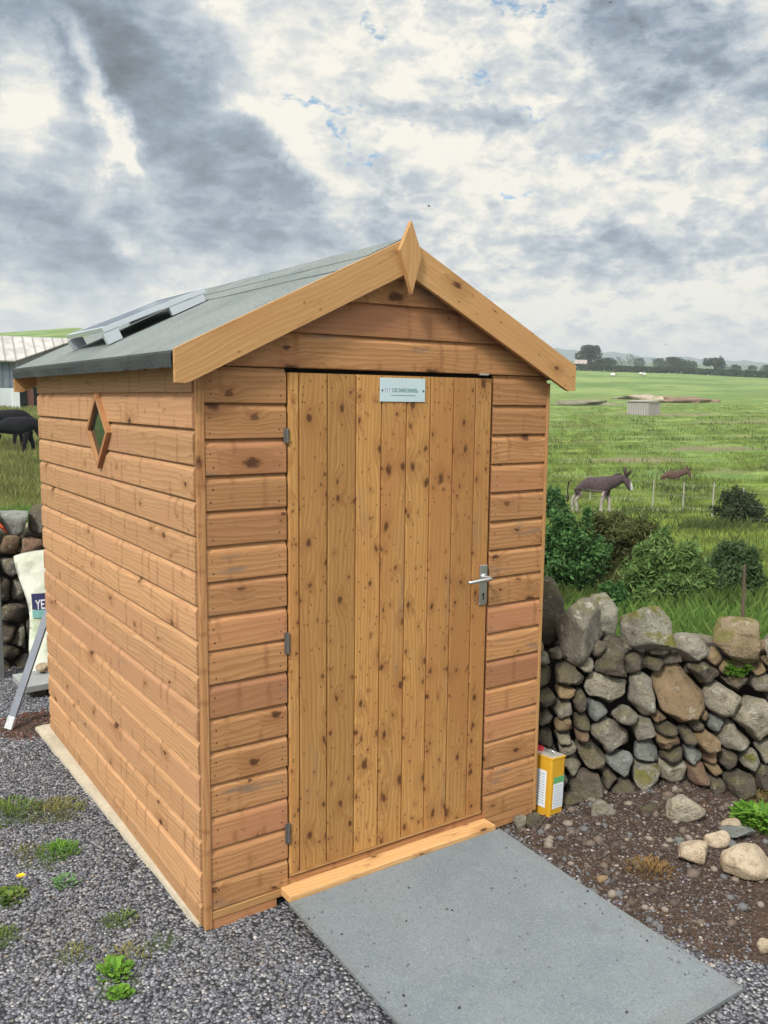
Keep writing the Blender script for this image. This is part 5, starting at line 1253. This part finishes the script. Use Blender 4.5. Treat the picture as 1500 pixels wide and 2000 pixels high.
def barn():
    o = empty('barn', (0, 0, 0), label='low farm barn with pale corrugated roof at the left edge', cat='barn')
    A = np.array(hd(33, 60)); B = np.array(hd(146, 64)); Gd = B-A; Ld = np.array(hd(-520, 61))-A
    zg = float(hgt(A[0], A[1])[0])-.2; ze = zed(31, 703, 60); zr = zed(146, 664, 64); zw = zed(20, 758, 60)
    o.location = (A[0], A[1], zg)
    def q(p, z): return (p[0]-A[0], p[1]-A[1], z-zg)
    A2 = A+2*Gd
    def thick(name, pts, mat, t_=.12, nrm=None):
        n = Vector(np.cross(np.array(pts[1])-np.array(pts[0]), np.array(pts[2])-np.array(pts[0]))).normalized()*t_
        vs = [tuple(p) for p in pts]+[tuple(Vector(p)+n) for p in pts]; k = len(pts)
        return mesh(name, vs, [tuple(range(k))[::-1], tuple(range(k, 2*k))]+[(i, (i+1) % k, (i+1) % k+k, i+k) for i in range(k)], mat, o)
    def corr(name, c1, c2, f, direction):
        m_, t, b = new_mat(name); oc = t.node('ShaderNodeTexCoord').outputs['Object']; d_ = Vector((direction[0], direction[1], 0)).normalized()
        dt = t.node('ShaderNodeVectorMath', {0: oc, 1: tuple(d_)}, operation='DOT_PRODUCT').outputs['Value']
        w = t.m('FRACT', t.m('MULTIPLY', dt, f)); c = t.mix(t.ss(t.noise(oc, 1.2, 5, .6).outputs['Fac'], .4, .65), c1, c2); c = t.mix(t.ss(w, .7, .95), c, tuple(k*.45 for k in c1))
        t.put(b.inputs['Base Color'], c); t.put(b.inputs['Roughness'], .7); return m_
    rf = corr('corrugated_roof', (.42, .395, .375), (.30, .28, .265), 1.6, Ld); cl = corr('grey_cladding', (.10, .125, .16), (.14, .165, .20), 2.5, Ld); wh = plain('rendered_wall', (.50, .53, .56), .85, 0, .6, .15, 0)
    thick('wall', [q(A, zg), q(A+Ld, zg), q(A+Ld, zw-.0), q(A, zw)], wh, .25); thick('cladding', [q(A, zw+.01), q(A+Ld, zw+.01), q(A+Ld, ze), q(A, ze)], cl, .2)
    e = Gd/np.linalg.norm(Gd); lft = Ld/np.linalg.norm(Ld)
    ra = A-e*.5-lft*.35; rb = B-lft*.35
    r1 = thick('roof', [q(ra, ze-.15), q(ra+Ld, ze-.15), q(rb+Ld, zr), q(rb, zr)], rf, -.10); rc = A2+e*.5-lft*.35
    thick('roof', [q(rb, zr), q(rb+Ld, zr), q(rc+Ld, ze-.15), q(rc, ze-.15)], rf, -.10)
    thick('barge', [q(ra-lft*.02, ze-.5), q(rb-lft*.02, zr-.38), q(rb-lft*.02, zr-.10), q(ra-lft*.02, ze-.2)], plain('barn_barge', (.10, .10, .11), .8), .06)
    C1 = A+e*.5; pw = plain('barn_post', (.60, .62, .64), .7)
    mb = MB(); mb.box((-.3, -.3, 0), (.12, .1, zw-zg+.0), 0); mb.build('corner_post', pw, o)
    thick('gable_wall', [q(A+e*.05+lft*.1, zw+.1), q(A2, zw+.1), q(A2, ze), q(B, zr-.2), q(A, ze-.1)], plain('gable_timber', (.20, .15, .09), .85), .12)
    thick('opening_shade', [q(A+e*.3+lft*3.2, zg), q(A2+lft*3.2, zg), q(A2+lft*3.2, ze), q(A+e*.3+lft*3.2, ze)], M_BLACK, .1)  # black sheet standing in for the shade inside the open gable
    mb = MB(); p = A+e*1.15; mb.box((p[0]-A[0]-.18, p[1]-A[1]-.18, 0), (p[0]-A[0]+.18, p[1]-A[1]+.18, zw-zg), 0); mb.build('post', plain('rust_post', (.16, .06, .04), .8), o)
barn()
def tree(u, dist, base_v, top_v, wpx, lab, seed, cols=((.022, .045, .022), (.05, .085, .035)), n=1800, trunk=.25, group='trees along the far field edge', sparse=False):
    x, y = hd(u, dist); z0 = float(hgt(x, y)[0]); zt = zed(u, top_v, dist); zb = min(z0, zed(u, base_v, dist)); H = zt-zb; w_ = wpx/2*dist/F_PX
    o = empty('tree', (x, y, zb), label=lab, cat='tree', group=group)
    P, Nn = crown_points(n, (0, 0, H*(.5+trunk/2)), (w_*1.05, w_*1.0, H*(1-trunk)*.55), 9 if sparse else 15, seed, .35)
    P = P[P[:, 2] < H]; Nn = Nn[:len(P)]
    k = rng.random((len(P), 1)); tint = (np.array(cols[0])*(1-k)+np.array(cols[1])*k)
    V, Fq, C = leaves(P, Nn, max(.16, w_*.11), tint, 1.4); mesh('crown', V, Fq, M_LEAF, o, col=C)
    mb = MB(); rr = max(.12, w_*.06)
    mb.tube([(0, 0, -.3), (.02*H, 0, H*.35), (0, .02*H, H*.75)], [rr, rr*.7, rr*.25], 7)
    for k in range(5): a = rnd.uniform(0, 2*PI); mb.tube([(0, 0, H*(.25+.08*k)), (math.cos(a)*w_*.6, math.sin(a)*w_*.6, H*(.45+.09*k))], [rr*.4, rr*.12], 5)
    mb.build('trunk', plain('bark', (.06, .05, .04), .9, 0, 4, .2, 0), o)
tree(1147, 335, 712, 675, 48, 'large round dark tree standing highest on the skyline, nearest the shed roof', 1, n=3800, trunk=.06)
tree(1182, 340, 720, 699, 36, 'low dark tree directly right of the large round tree', 2, n=2200, trunk=.02)
tree(1163, 338, 722, 706, 30, 'bushy dark tree at the foot of the large round tree', 3, n=1500, trunk=.02)
tree(1228, 420, 718, 692, 18, 'thin pointed tree on the skyline above the straw heap', 4, n=500, trunk=.2, sparse=True)
tree(1246, 425, 718, 699, 26, 'pale misty tree right of the thin pointed tree', 5, n=900)
tree(1282, 430, 720, 700, 34, 'light green tree left of the long clump of skyline trees', 6, n=1100)
tree(1312, 380, 724, 698, 42, 'broad dark tree forming the left half of the long skyline clump', 7, n=2000, trunk=.05)
tree(1338, 385, 724, 702, 40, 'broad dark tree forming the right half of the long skyline clump', 8, n=1900, trunk=.05)
tree(1391, 360, 729, 699, 42, 'dark tree with two thin twigs sticking out of its crown', 9, n=2200, trunk=.05)
tree(1403, 420, 727, 693, 12, 'wispy bare-topped tree behind the dark twiggy tree', 10, n=260, trunk=.4, sparse=True)
tree(1432, 380, 730, 712, 30, 'small flat-topped tree right of the dark twiggy tree', 11, n=1100, trunk=.05)
tree(1464, 390, 731, 714, 22, 'small rounded tree standing between two gaps near the right edge', 12, n=900, trunk=.05)
tree(1494, 390, 733, 713, 26, 'tree cut by the right edge of the picture on the skyline', 13, n=1000, trunk=.05)
tree(1206, 520, 716, 697, 26, 'small misty tree between the large round tree and the pointed tree', 14, n=600)
def hedge():
    pts = [(u, 292+8*math.sin(u*.02)) for u in np.linspace(1040, 1540, 110)]; P = []
    for u, d in pts:
        x, y = hd(u, d); z = float(hgt(x, y)[0])
        for k in range(70): P.append((x+rng.normal()*1.2, y+rng.normal()*1.2, z+rng.random()**.8*1.9))
    P = np.array(P); k = rng.random((len(P), 1)); tint = np.array([[.022, .042, .016]])*(1-k)+np.array([[.05, .08, .03]])*k; V, Fq, C = leaves(P, rng.normal(size=P.shape), .5, tint, 1.3)
    o = empty('hedge', tuple(P[0])); tag(o, 'long dark hedge line crossing the top of the far field', 'hedge'); mesh('foliage', V-P[0], Fq, M_LEAF, o, col=C)
hedge()
def cottage():
    x, y = hd(1137, 322); z = float(hgt(x, y)[0]); o = empty('cottage', (x, y, z), -bearing(1137), label='tiny pale farm cottage with a red end below the big round tree', cat='house')
    mb = MB(); mb.box((-3, -1.5, 0), (1.0, 1.5, 2.2), 0); mb.build('wall', plain('cottage_wall', (.55, .52, .48), .9), o); mb = MB(); mb.box((1.0, -1.6, 0), (3, 1.6, 2.0), 0); mb.build('red_shed', plain('cottage_red', (.28, .04, .05), .9), o)
    mb = MB(); vs = [(-3.2, -1.8, 2.2), (1.2, -1.8, 2.2), (1.2, 1.8, 2.2), (-3.2, 1.8, 2.2), (-3.2, 0, 3.6), (1.2, 0, 3.6)]; mb.raw(vs, [(0, 1, 5, 4), (2, 3, 4, 5), (0, 4, 3), (1, 2, 5), (3, 2, 1, 0)]); mb.build('roof', plain('cottage_roof', (.30, .25, .23), .9), o)
cottage()
def fence():
    o = empty('wire_fence', (0, 0, 0), label='thin wire fence on pale posts crossing the pasture behind the grey donkey', cat='fence'); ps = []
    for u, vt, d in ((1160, 930, 34), (1285, 938, 32), (1345, 944, 30), (1404, 945, 27), (1463, 955, 24), (1520, 962, 22), (1600, 975, 20)):
        x, y = hd(u, d); z = float(hgt(x, y)[0]); zt = zed(u, vt, d); ps.append((x, y, z, max(zt, z+.75)))
    o.location = ps[0][:3]; b = Vector(ps[0][:3])
    pm = plain('fence_post', (.30, .29, .24), .85, 0, 12, .2, 0); wm = plain('fence_wire', (.36, .37, .36), .5, .4, 5, .1, 0)
    for (x, y, z, zt) in ps: mb = MB(); mb.tube([Vector((x, y, z-.1))-b, Vector((x+.01, y, zt+.03))-b], [.026, .022], 7); mb.build('post', pm, o)
    for f in (.95, .60, .28):
        mb = MB(); P_ = []
        for i in range(len(ps)-1):
            for k in range(4): t_ = k/4; a, c = ps[i], ps[i+1]; P_.append(Vector([a[j]+(c[j]-a[j])*t_ for j in range(2)]+[(a[2]+(a[3]-a[2])*f)*(1-t_)+(c[2]+(c[3]-c[2])*f)*t_-.02*math.sin(PI*t_)])-b)
        mb.tube(P_, .0035, 5); mb.build('wire', wm, o)
fence()
x, y = hd(1478, 6.5); z = float(hgt(x, y)[0])
mb = MB(); mb.tube([(0, 0, -.2), (-.006, .0, .2), (-.018, 0, .42)], [.014, .012, .009], 7); o = mb.build('wooden_stake', plain('stake_wood', (.10, .07, .05), .9, 0, 40, .3, .4), loc=(x, y, max(z, zed(1478, 1220, 6.5)))); tag(o, 'thin dark stake standing behind the wall near the right edge', 'stake')

# ------------------------------------------------------------------ donkeys
def skin(name, nodes, edges, parent, tintf, sub=2):
    me = bpy.data.meshes.new(name); me.from_pydata([n[:3] for n in nodes], edges, []); o = bpy.data.objects.new(name, me); COL.objects.link(o)
    m1 = o.modifiers.new('skin', 'SKIN'); m1.use_smooth_shade = True
    for i, n in enumerate(nodes):
        sv = me.skin_vertices[0].data[i]; sv.radius = (n[3], n[4] if len(n) > 4 else n[3]); sv.use_root = (i == 0)
    m2 = o.modifiers.new('sub', 'SUBSURF'); m2.levels = sub; m2.render_levels = sub
    dg = bpy.context.evaluated_depsgraph_get(); dg.update(); m = bpy.data.meshes.new_from_object(o.evaluated_get(dg)); bpy.data.objects.remove(o)
    n = len(m.vertices); co = np.empty(n*3); m.vertices.foreach_get('co', co); co = co.reshape(-1, 3); C = tintf(co); a = m.attributes.new('tint', 'FLOAT_COLOR', 'POINT'); a.data.foreach_set('color', np.hstack([C, np.ones((n, 1))]).astype(np.float32).ravel())
    m.materials.clear(); m.materials.append(M_COAT); q = bpy.data.objects.new(name, m); COL.objects.link(q); q.parent = parent; return q
def donkey(x, y, z, rz, scale, pose, cols, lab):
    """faces +x in its own frame"""
    o = empty('donkey', (x, y, z), rz, label=lab, cat='donkey', group='donkeys in the pasture'); o.scale = (scale,)*3
    N = [(-.50, 0, .92, .19, .22), (-.25, 0, .89, .22, .245), (.0, 0, .86, .235, .26), (.28, 0, .88, .21, .25), (.48, 0, .95, .16, .22)]; E = [(0, 1), (1, 2), (2, 3), (3, 4)]
    if pose == 'mid': neck = [(.66, 0, 1.02, .14, .19), (.82, .0, 1.09, .115, .15)]; head = [(.93, -.02, 1.08, .12, .14), (1.02, -.04, .95, .10, .11), (1.09, -.06, .80, .078, .082), (1.11, -.065, .73, .064, .066)]; ear = [((.92, .07, 1.16), (.86, .13, 1.42)), ((.96, -.09, 1.16), (1.10, -.20, 1.36))]
    elif pose == 'up': neck = [(.68, 0, 1.10, .095, .13), (.84, .0, 1.26, .08, .10)]; head = [(.94, -.02, 1.27, .085, .10), (1.06, -.04, 1.14, .065, .075), (1.15, -.06, 1.00, .05, .055), (1.17, -.065, .95, .04, .042)]; ear = [((.90, .07, 1.33), (.88, .11, 1.56)), ((.92, -.09, 1.33), (1.0, -.17, 1.54))]
    else: neck = [(.66, 0, .86, .10, .14), (.82, .0, .66, .085, .11)]; head = [(.92, 0, .50, .085, .10), (1.0, 0, .34, .065, .08), (1.05, 0, .17, .05, .055), (1.06, 0, .11, .04, .04)]; ear = [((.86, .07, .56), (.80, .12, .74)), ((.86, -.07, .56), (.80, -.12, .74))]
    b = len(N); N += neck+head; E += [(4, b)]+[(k, k+1) for k in range(b, len(N)-1)]
    def leg(root, pts):
        s = len(N); N.extend(pts); E.append((root, s)); E.extend((k, k+1) for k in range(s, len(N)-1))
    for sg in (-1, 1):
        sh = .07*sg
        leg(3, [(.36, .11*sg, .72, .09), (.37+sh, .12*sg, .44, .066), (.37+sh*1.4, .12*sg, .40, .062), (.37+sh*1.6, .12*sg, .12, .046), (.39+sh*1.6, .12*sg, .03, .055)])
        leg(0, [(-.47, .12*sg, .72, .11), (-.42-sh, .12*sg, .56, .075), (-.57-sh, .12*sg, .40, .048), (-.53-sh*1.3, .12*sg, .13, .046), (-.51-sh*1.3, .12*sg, .03, .055)])
    def tint(co):
        C = np.tile(np.array(cols['body']), (len(co), 1)); z_ = co[:, 2]; x_ = co[:, 0]
        legs = np.clip((.60-z_)/.12, 0, 1)*(x_ < .6); C = C*(1-legs[:, None])+np.array(cols['leg'])*legs[:, None]
        belly = np.clip((.74-z_)/.06, 0, 1)*(np.abs(x_) < .34)*(z_ > .55); C = C*(1-belly[:, None])+np.array(cols['belly'])*belly[:, None]
        mz = np.clip((x_-(.98 if pose == 'down' else 1.07))/.05, 0, 1); C = C*(1-mz[:, None])+np.array(cols['muzzle'])*mz[:, None]
        n_ = np.array([mn.noise(Vector(c*9))+.8*mn.noise(Vector(c*40)) for c in co]); return C*(1+.38*n_[:, None])
    body = skin('body', N, E, o, tint)
    for (a, c) in ear:
        a, c = Vector(a), Vector(c); mid = (a+c)/2+Vector((0, 0, .02)); mb = MB(); mb.tube([a, mid, (mid+c)/2, c], [.034, .055, .040, .012], 8, col=tuple(cols['ear'])); mb.build('ear', M_COAT, o, smooth=True, use_col=True)
    mb = MB(); mb.tube([(-.66, 0, 1.0), (-.74, 0, .90), (-.77, .01, .72), (-.76, .01, .55)], [.035, .028, .022, .018], 8, col=tuple(cols['body'])); tl = mb.build('tail', M_COAT, o, smooth=True, use_col=True)
    mb = MB(); mb.tube([(-.76, .01, .56), (-.76, .01, .42), (-.75, .01, .30)], [.03, .05, .015], 8, col=tuple(cols['ear'])); mb.build('tail_tuft', M_COAT, tl, smooth=True, use_col=True)
    mb = MB(); pts = [(.34, 0, 1.04), (.50, 0, 1.08)]+[(n[0]-.02, 0, n[2]+n[4]-.01) for n in neck]; mb.tube(pts, [.03, .04, .045, .04], 6, col=tuple(cols['ear'])); mb.build('mane', M_COAT, o, smooth=True, use_col=True)
    hd0 = head[0]
    for sg in (-1, 1):
        mb = MB(); mb.tube([(hd0[0]+.05, hd0[1]+.066*sg, hd0[2]-.02), (hd0[0]+.055, hd0[1]+.082*sg, hd0[2]-.02)], .014, 8, col=(.01, .008, .008)); mb.build('eye', M_COAT, o, smooth=True, use_col=True)
    return o
def put(u, d, v_foot=None):
    x, y = hd(u, d); return x, y, float(hgt(x, y)[0])
x, y, z = put(1166, 30); donkey(x, y, z+.06, -bearing(1166)-.12, 1.12, 'mid', dict(body=(.060, .042, .045), leg=(.30, .27, .24), belly=(.33, .28, .25), muzzle=(.50, .50, .48), ear=(.05, .035, .03)), 'dark brown donkey with pale legs and white muzzle walking right of the shed')
bk = dict(body=(.006, .006, .008), leg=(.007, .006, .008), belly=(.007, .006, .008), muzzle=(.16, .12, .13), ear=(.009, .008, .01))
x, y, z = put(24, 26.0); donkey(x, y, z, -bearing(24)-.10, 1.0, 'down', bk, 'nearer black donkey grazing at the left edge, nose behind the shed')
x, y, z = put(4, 28.5); donkey(x, y, z, -bearing(4)+.08, 1.08, 'down', bk, 'farther black donkey at the left edge, mostly hidden by the nearer one')
x, y, z = put(1318, 42); donkey(x, y, z-.42, -bearing(1318)+.1, .80, 'mid', dict(body=(.085, .048, .038), leg=(.16, .12, .10), belly=(.2, .13, .1), muzzle=(.3, .25, .22), ear=(.10, .05, .04)), 'small reddish brown donkey far off behind the wire fence')
def sheep():
    wl_ = plain('fleece', (.70, .68, .62), .95, 0, 10, .1, .3); fc = plain('sheep_face', (.10, .09, .08), .9)
    proto = None
    for k, (u, d, lab) in enumerate([(1195, 215, 'white sheep grazing left on the far green field'), (1249, 232, 'white sheep higher on the far field, middle one'), (1256, 226, 'white sheep just right of the middle sheep')]):
        x, y, z = put(u, d); o = empty('sheep', (x, y, z), -bearing(u)+k, label=lab, cat='sheep', group='sheep on the far field'); 
        V0, F0 = ico(2); P = V0*np.array([.62, .33, .36])*(1+.06*rng.normal(size=(len(V0), 1))); mesh('body', P, F0, wl_, o, smooth=True, loc=(0, 0, .62))
        mb = MB(); mb.tube([(.5, 0, .75), (.72, 0, .70), (.86, 0, .55)], [.13, .12, .06], 8); mb.build('head', fc, o, smooth=True)
        for sx in (-.35, .35):
            for sy in (-.15, .15): mb = MB(); mb.tube([(sx, sy, .45), (sx, sy, 0)], [.05, .035], 6); mb.build('leg', fc, o)
sheep()
def birds():
    m_ = plain('bird_black', (.02, .02, .02), .8)
    for u, v, d, lab in ((838, 403, 45, 'small dark bird flying just right of the roof finial'), (1192, 5, 60, 'tiny dark bird at the very top of the sky'), (1300, 673, 70, 'tiny dark bird low over the skyline trees')):
        q = ray(u, v); q = q/np.linalg.norm(q); p = CAM+q*d
        o = empty('bird', tuple(p), rnd.uniform(0, 3), label=lab, cat='bird', group='birds in the sky')
        mb = MB(); mb.tube([(-.10, 0, 0), (-.04, 0, .01), (.05, 0, .01), (.09, 0, .0)], [.006, .022, .022, .005], 6); mb.build('body', m_, o, smooth=True)
        for sg in (-1, 1): mb = MB(); mb.raw([(-.03, .01*sg, .012), (.04, .01*sg, .012), (.03, .10*sg, .05), (-.01, .19*sg, .03), (-.03, .10*sg, .047)], [(0, 1, 2, 4), (4, 2, 3)]); mb.build('wing', m_, o)
birds()

# ------------------------------------------------------------------ air
def haze():
    m_ = bpy.data.materials.new('haze'); m_.use_nodes = True; t = NT(m_.node_tree); t.n.clear(); out = t.node('ShaderNodeOutputMaterial')
    v = t.node('ShaderNodeVolumePrincipled', {'Color': (.80, .88, .95), 'Density': .00055, 'Anisotropy': .2}); t.l.new(v.outputs[0], out.inputs['Volume'])
    R_ = 2600; mb = MB(); mb.box((-R_, -R_, -41), (R_, R_, 125), 0); o = mb.build('haze', m_); tag(o, 'thin pale haze over the distant fields and hills', 'haze', kind='stuff')
haze()
